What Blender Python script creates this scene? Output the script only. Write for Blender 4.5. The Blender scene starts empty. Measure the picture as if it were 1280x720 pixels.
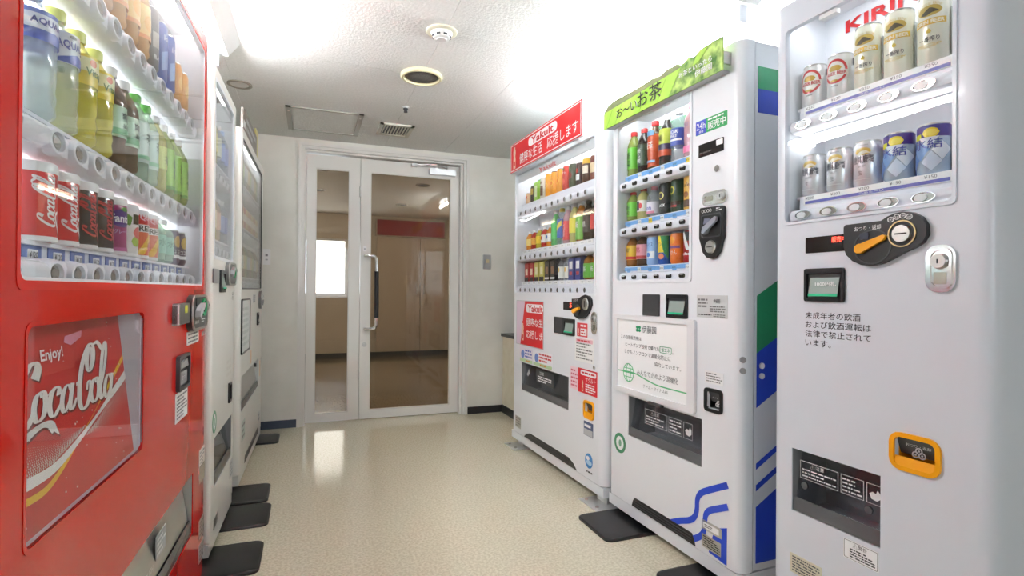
import bpy, math, random
from mathutils import Matrix, Vector
random.seed(7)
SC = bpy.context.scene
COL = SC.collection
PI = math.pi

# ------------------------------------------------------------------ camera, world, light, exposure
CAM_F, CAM_YAW, CAM_ROLL, CAM_PITCH = 672.0, math.atan(253 / 672.0), math.radians(0.45), math.atan(3.5 / 672.0)
cam_d = bpy.data.cameras.new('camera')
cam_d.sensor_width = 36.0
cam_d.lens = CAM_F / 1280.0 * 36.0
cam_d.clip_start = 0.02
cam = bpy.data.objects.new('camera', cam_d)
COL.objects.link(cam)
fw = Vector((math.sin(CAM_YAW), math.cos(CAM_YAW), 0)); rt = Vector((math.cos(CAM_YAW), -math.sin(CAM_YAW), 0)); up = Vector((0, 0, 1))
fw2 = fw * math.cos(CAM_PITCH) + up * math.sin(CAM_PITCH); up2 = up * math.cos(CAM_PITCH) - fw * math.sin(CAM_PITCH)
rt3 = rt * math.cos(CAM_ROLL) + up2 * math.sin(CAM_ROLL); up3 = up2 * math.cos(CAM_ROLL) - rt * math.sin(CAM_ROLL)
m = Matrix((rt3, up3, -fw2)).transposed().to_4x4()
m.translation = Vector((0, 0, 1.0))
cam.matrix_world = m
SC.camera = cam

world = bpy.data.worlds.new('daylight')
SC.world = world
world.use_nodes = True
bg = world.node_tree.nodes['Background']
bg.inputs[0].default_value = (0.86, 0.93, 1.0, 1)
bg.inputs[1].default_value = 2.6
TUBE_POWER = 74.0        # emission of the ceiling tubes
DISPLAY_POWER = 6.0      # emission of the lamps inside the machines
HALL_FILL_POWER = 9.0         # emission of the added, unseen hall tubes
SC.view_settings.view_transform = 'Standard'
SC.view_settings.look = 'None'
SC.view_settings.gamma = 1.0
SC.view_settings.use_curve_mapping = False
SC.view_settings.exposure = 1.28
SC.cycles.transparent_max_bounces = 24

# ------------------------------------------------------------------ materials
MATS = {}
def mat(name, col=(.8, .8, .8), rough=.45, metal=0., emit=0., spec=.5, coat=0.):
    if name in MATS: return MATS[name]
    mt = bpy.data.materials.new(name); mt.use_nodes = True
    b = mt.node_tree.nodes['Principled BSDF']
    b.inputs['Base Color'].default_value = (*col, 1)
    b.inputs['Roughness'].default_value = rough
    b.inputs['Metallic'].default_value = metal
    b.inputs['Specular IOR Level'].default_value = spec
    b.inputs['Coat Weight'].default_value = coat
    if emit:
        b.inputs['Emission Color'].default_value = (*col, 1)
        b.inputs['Emission Strength'].default_value = emit
    MATS[name] = mt
    return mt
def srgb(r, g, b):
    f = lambda c: (c / 12.92 if c <= .04045 else ((c + .055) / 1.055) ** 2.4)
    return tuple(f(c / 255.) for c in (r, g, b))
def ink(r, g, b, rough=.35):
    return mat('print_%d_%d_%d' % (r, g, b), srgb(r, g, b), rough)
def pane_mat(name, tint=(.97, .98, .98), ior=1.45, rough=0.):
    if name in MATS: return MATS[name]
    mt = bpy.data.materials.new(name); mt.use_nodes = True
    nt = mt.node_tree; nt.nodes.clear()
    o = nt.nodes.new('ShaderNodeOutputMaterial'); mx = nt.nodes.new('ShaderNodeMixShader')
    fr = nt.nodes.new('ShaderNodeFresnel')
    ge = nt.nodes.new('ShaderNodeNewGeometry'); mr = nt.nodes.new('ShaderNodeMapRange')      # same index from both faces of the thin pane
    mr.inputs['To Min'].default_value = ior; mr.inputs['To Max'].default_value = 1 / ior
    nt.links.new(ge.outputs['Backfacing'], mr.inputs['Value']); nt.links.new(mr.outputs['Result'], fr.inputs[0])
    t = nt.nodes.new('ShaderNodeBsdfTransparent'); t.inputs[0].default_value = (*tint, 1)
    g = nt.nodes.new('ShaderNodeBsdfGlossy'); g.inputs['Roughness'].default_value = rough
    nt.links.new(fr.outputs[0], mx.inputs[0]); nt.links.new(t.outputs[0], mx.inputs[1]); nt.links.new(g.outputs[0], mx.inputs[2])
    nt.links.new(mx.outputs[0], o.inputs[0])
    MATS[name] = mt
    return mt
def clear_mat(name, col, solid=.5, rough=.08):
    """drink seen through clear plastic: part solid colour, part see-through"""
    if name in MATS: return MATS[name]
    mt = bpy.data.materials.new(name); mt.use_nodes = True
    nt = mt.node_tree; b = nt.nodes['Principled BSDF']; o = nt.nodes['Material Output']
    b.inputs['Base Color'].default_value = (*col, 1); b.inputs['Roughness'].default_value = rough
    b.inputs['Coat Weight'].default_value = .5
    t = nt.nodes.new('ShaderNodeBsdfTransparent'); t.inputs[0].default_value = (*[c * .5 + .5 for c in col], 1)
    mx = nt.nodes.new('ShaderNodeMixShader'); mx.inputs[0].default_value = solid
    nt.links.new(t.outputs[0], mx.inputs[1]); nt.links.new(b.outputs[0], mx.inputs[2]); nt.links.new(mx.outputs[0], o.inputs[0])
    MATS[name] = mt
    return mt
def noise_mat(name, c1, c2, scale, rough=.5, bump=0., bscale=None, detail=3., spec=.5, ramp=(.35, .65), bdist=.002, voro=False):
    if name in MATS: return MATS[name]
    mt = bpy.data.materials.new(name); mt.use_nodes = True
    nt = mt.node_tree; b = nt.nodes['Principled BSDF']
    tc = nt.nodes.new('ShaderNodeTexCoord')
    n = nt.nodes.new('ShaderNodeTexNoise'); n.inputs['Scale'].default_value = scale; n.inputs['Detail'].default_value = detail
    nt.links.new(tc.outputs['Object'], n.inputs['Vector'])
    r = nt.nodes.new('ShaderNodeValToRGB')
    r.color_ramp.elements[0].position, r.color_ramp.elements[1].position = ramp
    r.color_ramp.elements[0].color = (*c1, 1); r.color_ramp.elements[1].color = (*c2, 1)
    nt.links.new(n.outputs['Fac'], r.inputs[0]); nt.links.new(r.outputs[0], b.inputs['Base Color'])
    b.inputs['Roughness'].default_value = rough; b.inputs['Specular IOR Level'].default_value = spec
    if bump:
        n2 = nt.nodes.new('ShaderNodeTexVoronoi' if voro else 'ShaderNodeTexNoise'); n2.inputs['Scale'].default_value = bscale or scale
        nt.links.new(tc.outputs['Object'], n2.inputs['Vector'])
        bp = nt.nodes.new('ShaderNodeBump'); bp.inputs['Strength'].default_value = bump; bp.inputs['Distance'].default_value = bdist
        nt.links.new(n2.outputs[0], bp.inputs['Height']); nt.links.new(bp.outputs[0], b.inputs['Normal'])
    MATS[name] = mt
    return mt
WHITE = mat('white_enamel', (.81, .835, .87), .28, coat=.15)
CREAM = mat('cream_enamel', (.80, .79, .74), .3, coat=.15)
INNER = mat('white_lining', (.84, .86, .90), .5)
RAILW = mat('white_plastic', (.82, .83, .90), .3)
REDP = mat('red_enamel', srgb(202, 14, 6), .12, coat=.1)
CHROME = mat('chrome', (.82, .82, .82), .12, 1.)
STEEL = mat('brushed_steel', (.6, .6, .58), .32, 1.)
ALU = mat('aluminium', (.78, .79, .80), .35, .9)
BLACK = mat('black_plastic', (.012, .012, .013), .3)
DARKG = mat('dark_grey_plastic', (.05, .052, .055), .35)
GREYP = mat('grey_plastic', (.28, .28, .28), .4)
RUBBER = mat('black_plate', (.010, .010, .011), .33)
ORANGE = mat('orange_plastic', srgb(246, 168, 20), .3)
GLASS = pane_mat('display_glass', ior=1.28)
SMOKED = pane_mat('smoked_flap', (.90, .91, .93), 1.4)
DOORGL = pane_mat('door_glass', (.82, .76, .68), 1.5)
WHT = ink(244, 244, 244); BLK = ink(25, 25, 28); RED = ink(206, 30, 40); GRY = ink(120, 120, 120); LGR = ink(190, 192, 194)
LAMP = mat('display_tube', (1., 1., 1.), .4, emit=DISPLAY_POWER)
TUBE = mat('ceiling_tube', (.93, .97, 1.), .4, emit=TUBE_POWER)
LAMP2 = mat('bent_display_tube', (1., 1., 1.), .4, emit=2.2)

# ------------------------------------------------------------------ mesh helpers
class MB:
    def __init__(s): s.v = []; s.f = []; s.mi = []
    def add(s, vs, fs, mi=0):
        n = len(s.v); s.v += [tuple(p) for p in vs]
        for f in fs: s.f.append([i + n for i in f]); s.mi.append(mi)
        return s
    def box(s, x0, x1, y0, y1, z0, z1, mi=0):
        v = [(x, y, z) for z in (z0, z1) for y in (y0, y1) for x in (x0, x1)]
        return s.add(v, [(0, 2, 3, 1), (4, 5, 7, 6), (0, 1, 5, 4), (2, 6, 7, 3), (0, 4, 6, 2), (1, 3, 7, 5)], mi)
    def prism(s, pts, y0, y1, mi=0, back=True):
        """polygon in x,z (counter-clockwise seen from the front, -y) pulled from y0 (front) to y1"""
        n = len(pts)
        v = [(x, y0, z) for x, z in pts] + [(x, y1, z) for x, z in pts]
        f = [list(range(n))] + ([list(range(2 * n - 1, n - 1, -1))] if back else [])
        f += [(i, n + i, n + (i + 1) % n, (i + 1) % n) for i in range(n)]
        return s.add(v, f, mi)
    def ring(s, outer, inner, y0, y1, mi=0):
        n = len(outer)
        v = [(x, y0, z) for x, z in outer] + [(x, y0, z) for x, z in inner] + [(x, y1, z) for x, z in outer] + [(x, y1, z) for x, z in inner]
        f = []
        for i in range(n):
            j = (i + 1) % n
            f += [(i, j, n + j, n + i), (i, 2 * n + i, 2 * n + j, j), (n + i, n + j, 3 * n + j, 3 * n + i)]
        return s.add(v, f, mi)
    def cyl(s, p0, p1, r0, r1=None, n=12, caps=True, mi=0):
        r1 = r0 if r1 is None else r1
        p0 = Vector(p0); p1 = Vector(p1); d = (p1 - p0).normalized()
        a = d.orthogonal().normalized(); b = d.cross(a)
        v = []
        for p, r in ((p0, r0), (p1, r1)):
            v += [p + (a * math.cos(2 * PI * i / n) + b * math.sin(2 * PI * i / n)) * r for i in range(n)]
        f = [(i, (i + 1) % n, n + (i + 1) % n, n + i) for i in range(n)]
        if caps: f += [list(range(n - 1, -1, -1)), list(range(n, 2 * n))]
        return s.add(v, f, mi)
    def tube(s, pts, r, n=8, mi=0):
        P = [Vector(p) for p in pts]; v = []; f = []
        ref = Vector((0.13, 0.31, 0.94))
        for k, p in enumerate(P):
            d = (P[min(k + 1, len(P) - 1)] - P[max(k - 1, 0)]).normalized()
            a = d.cross(ref); a = a.normalized() if a.length > 1e-4 else d.orthogonal().normalized(); b = d.cross(a)
            v += [p + (a * math.cos(2 * PI * i / n) + b * math.sin(2 * PI * i / n)) * r for i in range(n)]
        for k in range(len(P) - 1):
            f += [(k * n + i, k * n + (i + 1) % n, (k + 1) * n + (i + 1) % n, (k + 1) * n + i) for i in range(n)]
        f += [list(range(n - 1, -1, -1)), list(range((len(P) - 1) * n, len(P) * n))]
        return s.add(v, f, mi)
    def lathe(s, prof, n=20, c=(0, 0, 0), mi=0, caps=True):
        v = [(c[0] + r * math.sin(2 * PI * i / n), c[1] - r * math.cos(2 * PI * i / n), c[2] + z) for r, z in prof for i in range(n)]
        f = []
        for k in range(len(prof) - 1):
            f += [(k * n + i, k * n + (i + 1) % n, (k + 1) * n + (i + 1) % n, (k + 1) * n + i) for i in range(n)]
        if caps: f += [list(range(n - 1, -1, -1)), list(range((len(prof) - 1) * n, len(prof) * n))]
        return s.add(v, f, mi)
    def mesh(s, name, mats):
        me = bpy.data.meshes.new(name); me.from_pydata(s.v, [], s.f)
        mats = mats if isinstance(mats, (list, tuple)) else [mats]
        for mt in mats: me.materials.append(mt)
        me.polygons.foreach_set('material_index', s.mi)
        me.polygons.foreach_set('use_smooth', [True] * len(s.f))
        me.set_sharp_from_angle(angle=math.radians(38))
        me.update()
        return me
    def build(s, name, mats, parent=None):
        return link(name, s.mesh(name, mats), parent)
def link(name, me, parent=None):
    o = bpy.data.objects.new(name, me); COL.objects.link(o); o.parent = parent
    return o
def rr(x0, x1, z0, z1, r, n=4):
    """rounded rectangle outline, counter-clockwise in x,z"""
    r = min(r, (x1 - x0) / 2 - 1e-5, (z1 - z0) / 2 - 1e-5); p = []
    for cx, cz, a in ((x1 - r, z0 + r, -PI / 2), (x1 - r, z1 - r, 0), (x0 + r, z1 - r, PI / 2), (x0 + r, z0 + r, PI)):
        p += [(cx + r * math.cos(a + PI / 2 * i / n), cz + r * math.sin(a + PI / 2 * i / n)) for i in range(n + 1)]
    return p
def oval(cx, cz, rx, rz, n=18):
    return [(cx + rx * math.cos(2 * PI * i / n), cz + rz * math.sin(2 * PI * i / n)) for i in range(n)]
def empty(name, loc=(0, 0, 0), rz=0., parent=None):
    o = bpy.data.objects.new(name, None); COL.objects.link(o); o.empty_display_size = .1
    o.location = loc; o.rotation_euler = (0, 0, rz); o.parent = parent
    return o
def tag(o, label=None, cat=None, group=None, kind=None):
    if label: o['label'] = label
    if cat: o['category'] = cat
    if group: o['group'] = group
    if kind: o['kind'] = kind
    return o
def slab(name, pts, y0, y1, mt, parent): return MB().prism(pts, y0, y1).build(name, mt, parent)
def card(name, x0, x1, z0, z1, mt, parent, y=-.0012, r=.002): return slab(name, rr(x0, x1, z0, z1, r, 2), y, y + .0014, mt, parent)

# lettering: text curves turned into flat meshes and fitted into a box
TXT = {}
def text_geo(s, bold=0., res=2):
    k = (s, bold, res)
    if k in TXT: return TXT[k]
    cu = bpy.data.curves.new('lettering', 'FONT'); cu.body = s; cu.resolution_u = res; cu.offset = min(bold, .007) if any(ord(ch) > 0x2000 for ch in s) else bold; cu.space_line = .95
    ob = bpy.data.objects.new('lettering', cu)
    me = ob.to_mesh()
    v = [tuple(p.co) for p in me.vertices]; f = [tuple(p.vertices) for p in me.polygons]
    ob.to_mesh_clear(); bpy.data.objects.remove(ob); bpy.data.curves.remove(cu)
    xs = [p[0] for p in v] or [0, 1]; ys = [p[1] for p in v] or [0, 1]
    x0, x1, y0, y1 = min(xs), max(xs), min(ys), max(ys)
    v = [((p[0] - x0) / (x1 - x0), (p[1] - y0) / (y1 - y0)) for p in v]
    TXT[k] = (v, f, (x1 - x0) / (y1 - y0))
    return TXT[k]
def text(s, parent, x0, x1, z0, z1, mt, y=-.0018, bold=0., shear=0., name='lettering', keep=False):
    v, f, asp = text_geo(s, bold)
    w, h = x1 - x0, z1 - z0
    if keep:
        w2 = min(w, h * asp); h = w2 / asp; x0 += (w - w2) / 2; w = w2
    mb = MB(); mb.add([(x0 + a * w + shear * b * h, y, z0 + b * h) for a, b in v], f)
    return mb.build(name, mt, parent)
def print_lines(parent, x0, x1, z0, z1, n, mt=None, y=-.0018, fill=.55, name='small_print'):
    """rows of print too small to read"""
    mb = MB(); dz = (z1 - z0) / n
    for i in range(n):
        x = x0; zc = z1 - (i + .5) * dz; end = x1 - (x1 - x0) * random.choice((0, 0, .1, .35))
        while x < end:
            w = min(random.uniform(.4, 2.2) * dz, end - x)
            mb.add([(x, y, zc - dz * fill / 2), (x + w, y, zc - dz * fill / 2), (x + w, y, zc + dz * fill / 2), (x, y, zc + dz * fill / 2)], [(0, 1, 2, 3)])
            x += w + dz * .3
    return mb.build(name, mt or GRY, parent)

# brush strokes with a broad-pen width, used for the script lettering
def spline(P, k=8):
    out = []; n = len(P)
    for i in range(n - 1):
        p0, p1, p2, p3 = P[max(i - 1, 0)], P[i], P[i + 1], P[min(i + 2, n - 1)]
        for j in range(k):
            t = j / k
            out.append(tuple(.5 * ((2 * b) + (-a + c) * t + (2 * a - 5 * b + 4 * c - d) * t * t + (-a + 3 * b - 3 * c + d) * t ** 3) for a, b, c, d in zip(p0, p1, p2, p3)))
    return out + [tuple(P[-1])]
def stroke(P, thin, thick, k=7, slant=.25):
    """centre line (x, y[, width factor]) -> (verts, faces) of a flat ribbon, thick on the down strokes"""
    P = spline([(p[0], p[1], p[2] if len(p) > 2 else 1.) for p in P], k); v = []; f = []
    for i, p in enumerate(P):
        a = P[max(i - 1, 0)]; b = P[min(i + 1, len(P) - 1)]
        dx, dy = b[0] - a[0], b[1] - a[1]; L = math.hypot(dx, dy) or 1e-6
        w = (thin + (thick - thin) * (abs(dy) / L) ** 1.6) * p[2] / 2
        v += [(p[0] - dy / L * w, p[1] + dx / L * w), (p[0] + dy / L * w, p[1] - dx / L * w)]
    for i in range(len(P) - 1): f.append((2 * i + 1, 2 * i + 3, 2 * i + 2, 2 * i))
    return [(x + slant * y, y) for x, y in v], f
def script_geo():
    o = lambda x: [(x + .30, 1.02, .5), (x + .06, .86), (x - .04, .45), (x + .08, .06), (x + .28, .0), (x + .50, .2), (x + .55, .6), (x + .45, .95), (x + .28, 1.0, .6), (x + .3, .8, .4)]
    c = lambda x: [(x + .50, .72, 1.2), (x + .46, .97, .9), (x + .28, 1.03), (x + .06, .84), (x - .03, .42), (x + .1, .05), (x + .32, .02), (x + .6, .35, .6)]
    a1 = lambda x: [(x + .50, .80, .8), (x + .30, 1.02, .7), (x + .06, .80), (x - .02, .36), (x + .1, .03), (x + .28, .08, .8), (x + .5, .5, .6), (x + .56, .9, .7)]
    a2 = lambda x: [(x + .60, 1.05), (x + .54, .6), (x + .50, .2), (x + .6, .02), (x + .74, .1, .8), (x + .9, .4, .5)]
    S = []
    S.append(([(.75, 1.5, 1.5), (.86, 1.85, 1.2), (.72, 2.08), (.42, 1.98), (.1, 1.45), (-.06, .75), (0, .2), (.24, -.12), (.55, -.02), (.8, .4, .6)], .10, .30))
    S.append((o(.82), .07, .25)); S.append(([(1.3, .9, .5), (1.45, .8, .5), (1.6, .95, .4)], .06, .1))
    S.append((c(1.62), .07, .25)); S.append((a1(2.32), .07, .24)); S.append((a2(2.32), .07, .24))
    S.append(([(3.16, .95, 1.), (3.40, 1.0, 1.)], .14, .14))
    # second capital with its loop, and the ribbon that runs over to the l
    S.append(([(4.10, 1.45, .5), (4.26, 1.9, .8), (4.22, 2.28, .9), (4.02, 2.38, .8), (3.86, 2.0), (3.92, 1.5, .8), (4.14, 1.38, .6), (4.36, 1.7, .6), (4.40, 2.2, .6), (4.2, 2.55, .8), (3.9, 2.45), (3.55, 1.8), (3.40, .9), (3.44, .2), (3.68, -.14), (4.0, .0), (4.2, .5, .8), (4.14, .92, .6), (3.98, .9, .5), (3.94, .6, .4)], .09, .27))
    S.append(([(4.28, 2.52, .6), (4.6, 2.62, 1.2), (4.95, 2.36, 1.5), (5.25, 2.28, 1.1), (5.45, 2.5, .4)], .13, .16))
    S.append((o(4.28), .07, .25))
    S.append(([(5.02, .5, .4), (5.2, 1.1, .7), (5.36, 1.9, .8), (5.34, 2.5, .8), (5.2, 2.55, .7), (5.06, 2.0), (4.98, 1.1), (4.98, .3), (5.08, .02), (5.22, .15, .7), (5.34, .45, .5)], .06, .24))
    S.append((a1(5.36), .07, .24)); S.append((a2(5.36), .07, .24))
    # tail ribbon under the first letters
    S.append(([(-.75, -1.0, .3), (-.2, -.78, 1.2), (.5, -.42, 1.5), (1.2, -.2, 1.1), (1.7, -.28, 1.5), (2.0, -.55, .7), (2.2, -.75, .2)], .16, .22))
    S.append(([(1.75, -.35, 1.4), (1.82, -.62, .3)], .1, .24))
    v = []; f = []
    for P, t0, t1 in S:
        a, b = stroke(P, t0 * 1.08, t1 * 1.14, 5)
        for q in b:                       # each piece of ribbon a hair above the one before, so crossings stay clean
            n = len(v); v += [(*a[i], n * 2.5e-7) for i in q]; f.append((n, n + 1, n + 2, n + 3))
    xs = [p[0] for p in v]; ys = [p[1] for p in v]; x0, x1, y0, y1 = min(xs), max(xs), min(ys), max(ys)
    return [((x - x0) / (x1 - x0), (y - y0) / (y1 - y0), e) for x, y, e in v], f, (x1 - x0) / (y1 - y0)
SCRIPT = script_geo()

# ------------------------------------------------------------------ the room
CEIL = 2.10; WALLY = 4.20; XL = -1.25; XR = 2.30; YB = -2.6; HALLY = 8.2
WALLM = noise_mat('wall_paint', (.79, .775, .71), (.84, .825, .765), 6., .55, bump=.12, bscale=160.)
FLOORM = noise_mat('vinyl_floor', (.60, .545, .40), (.75, .70, .55), 105., .11, bump=.02, bscale=6., detail=2., bdist=.01, ramp=(.38, .62))
CEILM = noise_mat('pitted_ceiling_board', (.80, .80, .775), (.87, .87, .85), 90., .8, bump=.35, bscale=85., bdist=.006, voro=False)
HALLM = noise_mat('hall_wall_paint', (.60, .53, .45), (.66, .58, .49), 3., .6)
BASEM = mat('baseboard_vinyl', (.018, .019, .022), .4)
FRAMEM = mat('cream_door_paint', (.80, .78, .74), .3, coat=.1)
def struct(name, mb, mt, parent=None, label=None):
    o = mb.build(name, mt, parent)
    if parent is None: tag(o, label, kind='structure')
    return o
struct('floor_hall', MB().box(XL - .1, XR + .1, WALLY + .14, HALLY + .1, -.1, 0), noise_mat('hall_floor_vinyl', (.20, .145, .085), (.26, .19, .115), 60., .16), label='brown shiny hall floor beyond the glass door')
struct('floor', MB().box(XL - .1, XR + .1, YB - .1, WALLY + .14, -.1, 0), FLOORM, label='beige speckled vinyl floor with a waxed shine')
ceil = struct('ceiling', MB().box(XL - .1, XR + .1, YB - .1, HALLY + .1, CEIL + .004, CEIL + .1), mat('ceiling_joint', (.88, .88, .85), .8), label='white pitted board ceiling')
# boards 0.455 x 0.985 m, every other row set off by half
bw, bl = .459, .985
me = MB().box(-bw / 2 + .0008, bw / 2 - .0008, -bl / 2 + .0008, bl / 2 - .0008, 0, .01).mesh('ceiling_board', CEILM)
for i in range(-3, 5):
    x = .068 + bw * (i + .5)
    y0 = 2.24 if i % 2 else 2.735
    for j in range(-5, 3):
        yc = y0 + bl * (j + .5)
        if yc + bl / 2 > WALLY - .005 or yc - bl / 2 < YB or x - bw / 2 < XL - .25 or x + bw / 2 > XR + .3: continue
        b = link('ceiling_board', me, ceil); b.location = (x, yc, CEIL)
# cut boards along the end wall
for i in range(-3, 5):
    x = .068 + bw * (i + .5); y0 = 2.24 if i % 2 else 2.735
    k = math.floor((WALLY - y0) / bl); ya = y0 + k * bl
    if WALLY - ya > .03: MB().box(x - bw / 2 + .0012, x + bw / 2 - .0012, ya + .0012, WALLY - .002, CEIL, CEIL + .01).build('ceiling_board', CEILM, ceil)
DX0, DX1, DZ1 = -.06, 1.178, 2.048       # rough opening of the door frame
w = MB()
w.box(XL, DX0, WALLY, WALLY + .14, 0, CEIL); w.box(DX1, XR, WALLY, WALLY + .14, 0, CEIL); w.box(DX0, DX1, WALLY, WALLY + .14, DZ1, CEIL)
struct('wall_back', w, WALLM, label='pale painted end wall around the glass double door')
struct('wall_left', MB().box(XL - .1, XL, YB, HALLY, 0, CEIL), WALLM, label='wall behind the left row of machines')
struct('wall_right', MB().box(XR, XR + .1, YB, HALLY, 0, CEIL), WALLM, label='wall behind the right row of machines')
w = MB(); WX0, WX1, WZ0, WZ1 = -.95, .75, .80, 1.85
w.box(XL, WX0, YB - .1, YB, 0, CEIL); w.box(WX1, XR, YB - .1, YB, 0, CEIL); w.box(WX0, WX1, YB - .1, YB, 0, WZ0); w.box(WX0, WX1, YB - .1, YB, WZ1, CEIL)
struct('wall_front', w, WALLM, label='window wall opposite the glass door')
def window(name, x0, x1, z0, z1, y, label, n=2):
    r = tag(empty(name, ((x0 + x1) / 2, y, z0)), label, kind='structure'); cx = (x0 + x1) / 2
    fr = MB(); t = .035
    fr.ring(rr(x0 - cx, x1 - cx, 0, z1 - z0, .002, 1), rr(x0 - cx + t, x1 - cx - t, t, z1 - z0 - t, .002, 1), -.03, .03)
    for i in range(1, n):
        xm = x0 - cx + (x1 - x0) * i / n; fr.box(xm - .02, xm + .02, -.025, .025, t, z1 - z0 - t)
    fr.build('window_frame', ALU, r)
    for i in range(n):
        a = x0 - cx + t + (x1 - x0 - 2 * t) * i / n; b = x0 - cx + t + (x1 - x0 - 2 * t) * (i + 1) / n
        MB().box(a, b, -.003, .003, t, z1 - z0 - t).build('pane', pane_mat('window_glass', (.95, .96, .97)), r)
window('window_1', WX0, WX1, WZ0, WZ1, YB - .05, 'wide aluminium window letting daylight into the room')
# hall beyond the glass door
HX0, HX1, HZ0, HZ1 = -.35, .515, .91, 1.74
w = MB()
w.box(XL, HX0, HALLY, HALLY + .1, 0, CEIL); w.box(HX1, XR, HALLY, HALLY + .1, 0, CEIL); w.box(HX0, HX1, HALLY, HALLY + .1, 0, HZ0); w.box(HX0, HX1, HALLY, HALLY + .1, HZ1, CEIL)
struct('wall_hall', w, HALLM, label='brownish far wall of the hall seen through the glass door')
struct('baseboard_hall', MB().box(XL, XR, HALLY - .012, HALLY, 0, .075), BASEM, label='dark baseboard at the foot of the far hall wall')
window('window_2', HX0, HX1, HZ0, HZ1, HALLY + .05, 'bright window in the far hall wall seen through the narrow pane', 1)
struct('baseboard_left', MB().prism([(XL, 0), (DX0 - .012, 0), (DX0 - .012, .05), (DX0 - .018, .057), (XL, .057)], WALLY - .008, WALLY), mat('blue_grey_baseboard', srgb(62, 70, 86), .4), label='blue-grey baseboard left of the glass door')
struct('baseboard_right', MB().prism([(DX1 + .012, 0), (1.50, 0), (1.50, .057), (DX1 + .018, .057), (DX1 + .012, .05)], WALLY - .008, WALLY), BASEM, label='black baseboard right of the glass door')
# red board and panel doors on the far hall wall
hb = tag(empty('wall_board', (1.55, HALLY - .003, 1.80)), 'dark red board high on the far hall wall', 'board')
MB().box(-.62, .40, -.03, 0, .015, .245).build('panel', mat('dark_red_board', srgb(150, 24, 34), .5), hb)
MB().ring(rr(-.64, .42, 0, .26, .002, 1), rr(-.62, .40, .015, .245, .002, 1), -.036, 0).build('board_frame', mat('beige_trim', (.5, .42, .34), .5), hb)
cb = tag(empty('hall_cupboard', (1.55, HALLY - .006, .08)), 'beige panel cupboard under the red board in the hall', 'cupboard')
for k, (a, b) in enumerate(((-.62, .02), (.03, .42))):
    d = MB().box(a, b, -.03, 0, 0, 1.70).build('door', mat('beige_panel', (.52, .43, .35), .45), cb)
    MB().tube([(b - .05 if k == 0 else a + .05, -.03, .86), (b - .05 if k == 0 else a + .05, -.06, .87), (b - .05 if k == 0 else a + .05, -.06, 1.0), (b - .05 if k == 0 else a + .05, -.03, 1.01)], .008, 6).build('handle', STEEL, d)

# the glass double door
DY = 4.275
dr = tag(empty('door_1', (0, DY, 0)), 'cream framed glass double door with a narrow left leaf', kind='structure')
f = MB()
prof = [(-.088, 2.076), (1.204, 2.076)]
# casing on the wall face and jambs in the opening
f.prism([(DX0, 0), (DX0, DZ1), (DX1, DZ1), (DX1, 0), (DX1 + .022, 0), (DX1 + .022, DZ1 + .022), (DX0 - .022, DZ1 + .022), (DX0 - .022, 0)][::-1], WALLY - DY - .016, WALLY - DY + .002)
fo = [(DX0, 0), (DX0, DZ1), (DX1, DZ1), (DX1, 0), (DX1 - .02, 0), (DX1 - .02, DZ1 - .02), (DX0 + .02, DZ1 - .02), (DX0 + .02, 0)]
f.prism(fo[::-1], WALLY - DY - .006, WALLY - DY + .14)
fi = [(DX0 + .02, 0), (DX0 + .02, DZ1 - .02), (DX1 - .02, DZ1 - .02), (DX1 - .02, 0), (DX1 - .035, 0), (DX1 - .035, DZ1 - .032), (DX0 + .032, DZ1 - .032), (DX0 + .032, 0)]
f.prism(fi[::-1], WALLY - DY + .03, WALLY - DY + .12)
f.build('door_frame', FRAMEM, dr)
def leaf(name, x0, x1, z0, z1, gx0, gx1, gz0, gz1):
    l = MB().ring([(x0, z0), (x1, z0), (x1, z1), (x0, z1)], [(gx0, gz0), (gx1, gz0), (gx1, gz1), (gx0, gz1)], 0, .04)
    l.add([(x0, .04, z0), (x1, .04, z0), (x1, .04, z1), (x0, .04, z1), (gx0, .04, gz0), (gx1, .04, gz0), (gx1, .04, gz1), (gx0, .04, gz1)], [(0, 4, 5, 1), (1, 5, 6, 2), (2, 6, 7, 3), (3, 7, 4, 0)])
    l = l.build(name, FRAMEM, dr)
    MB().ring(rr(gx0 - .001, gx1 + .001, gz0 - .001, gz1 + .001, .001, 1), rr(gx0 + .008, gx1 - .008, gz0 + .008, gz1 - .008, .001, 1), .004, .036).build('glazing_bead', mat('bead', (.72, .70, .66), .4), l)
    MB().box(gx0 + .002, gx1 - .002, .016, .024, gz0 + .002, gz1 - .002).build('glass_pane', DOORGL, l)
    return l
LZ1 = 2.008
l1 = leaf('door_leaf', -.026, .358, .006, LZ1, .036, .281, .063, 1.91)
l2 = leaf('door_leaf', .362, 1.140, .006, LZ1, .434, 1.074, .066, 1.91)
for z in (.35, 1.75): MB().cyl((.357, -.004, z - .04), (.357, -.004, z + .04), .006, n=8).build('hinge', STEEL, l1)
h = MB().tube([(.396, 0, 1.262), (.396, -.05, 1.262), (.43, -.062, 1.262), (.462, -.066, 1.256), (.478, -.066, 1.235), (.48, -.066, 1.12)], .013, 10)
h.tube([(.396, 0, .70), (.396, -.05, .70), (.43, -.062, .70), (.462, -.066, .706), (.478, -.066, .727), (.48, -.066, .80)], .013, 10)
h = h.build('pull_handle', CHROME, l2)
MB().tube([(.48, -.066, .785), (.48, -.066, 1.14)], .0175, 12).build('grip', BLACK, l2)
lk = MB().cyl((.397, 0, .578), (.397, -.008, .578), .018, n=16); lk.cyl((.397, -.008, .578), (.397, -.014, .578), .010, n=12)
lk.build('lock_cylinder', STEEL, l2)
card('door_sticker', .382, .408, 1.295, 1.335, WHT, l2); card('door_sticker', .389, .401, 1.305, 1.32, LGR, l2, y=-.002)
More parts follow.
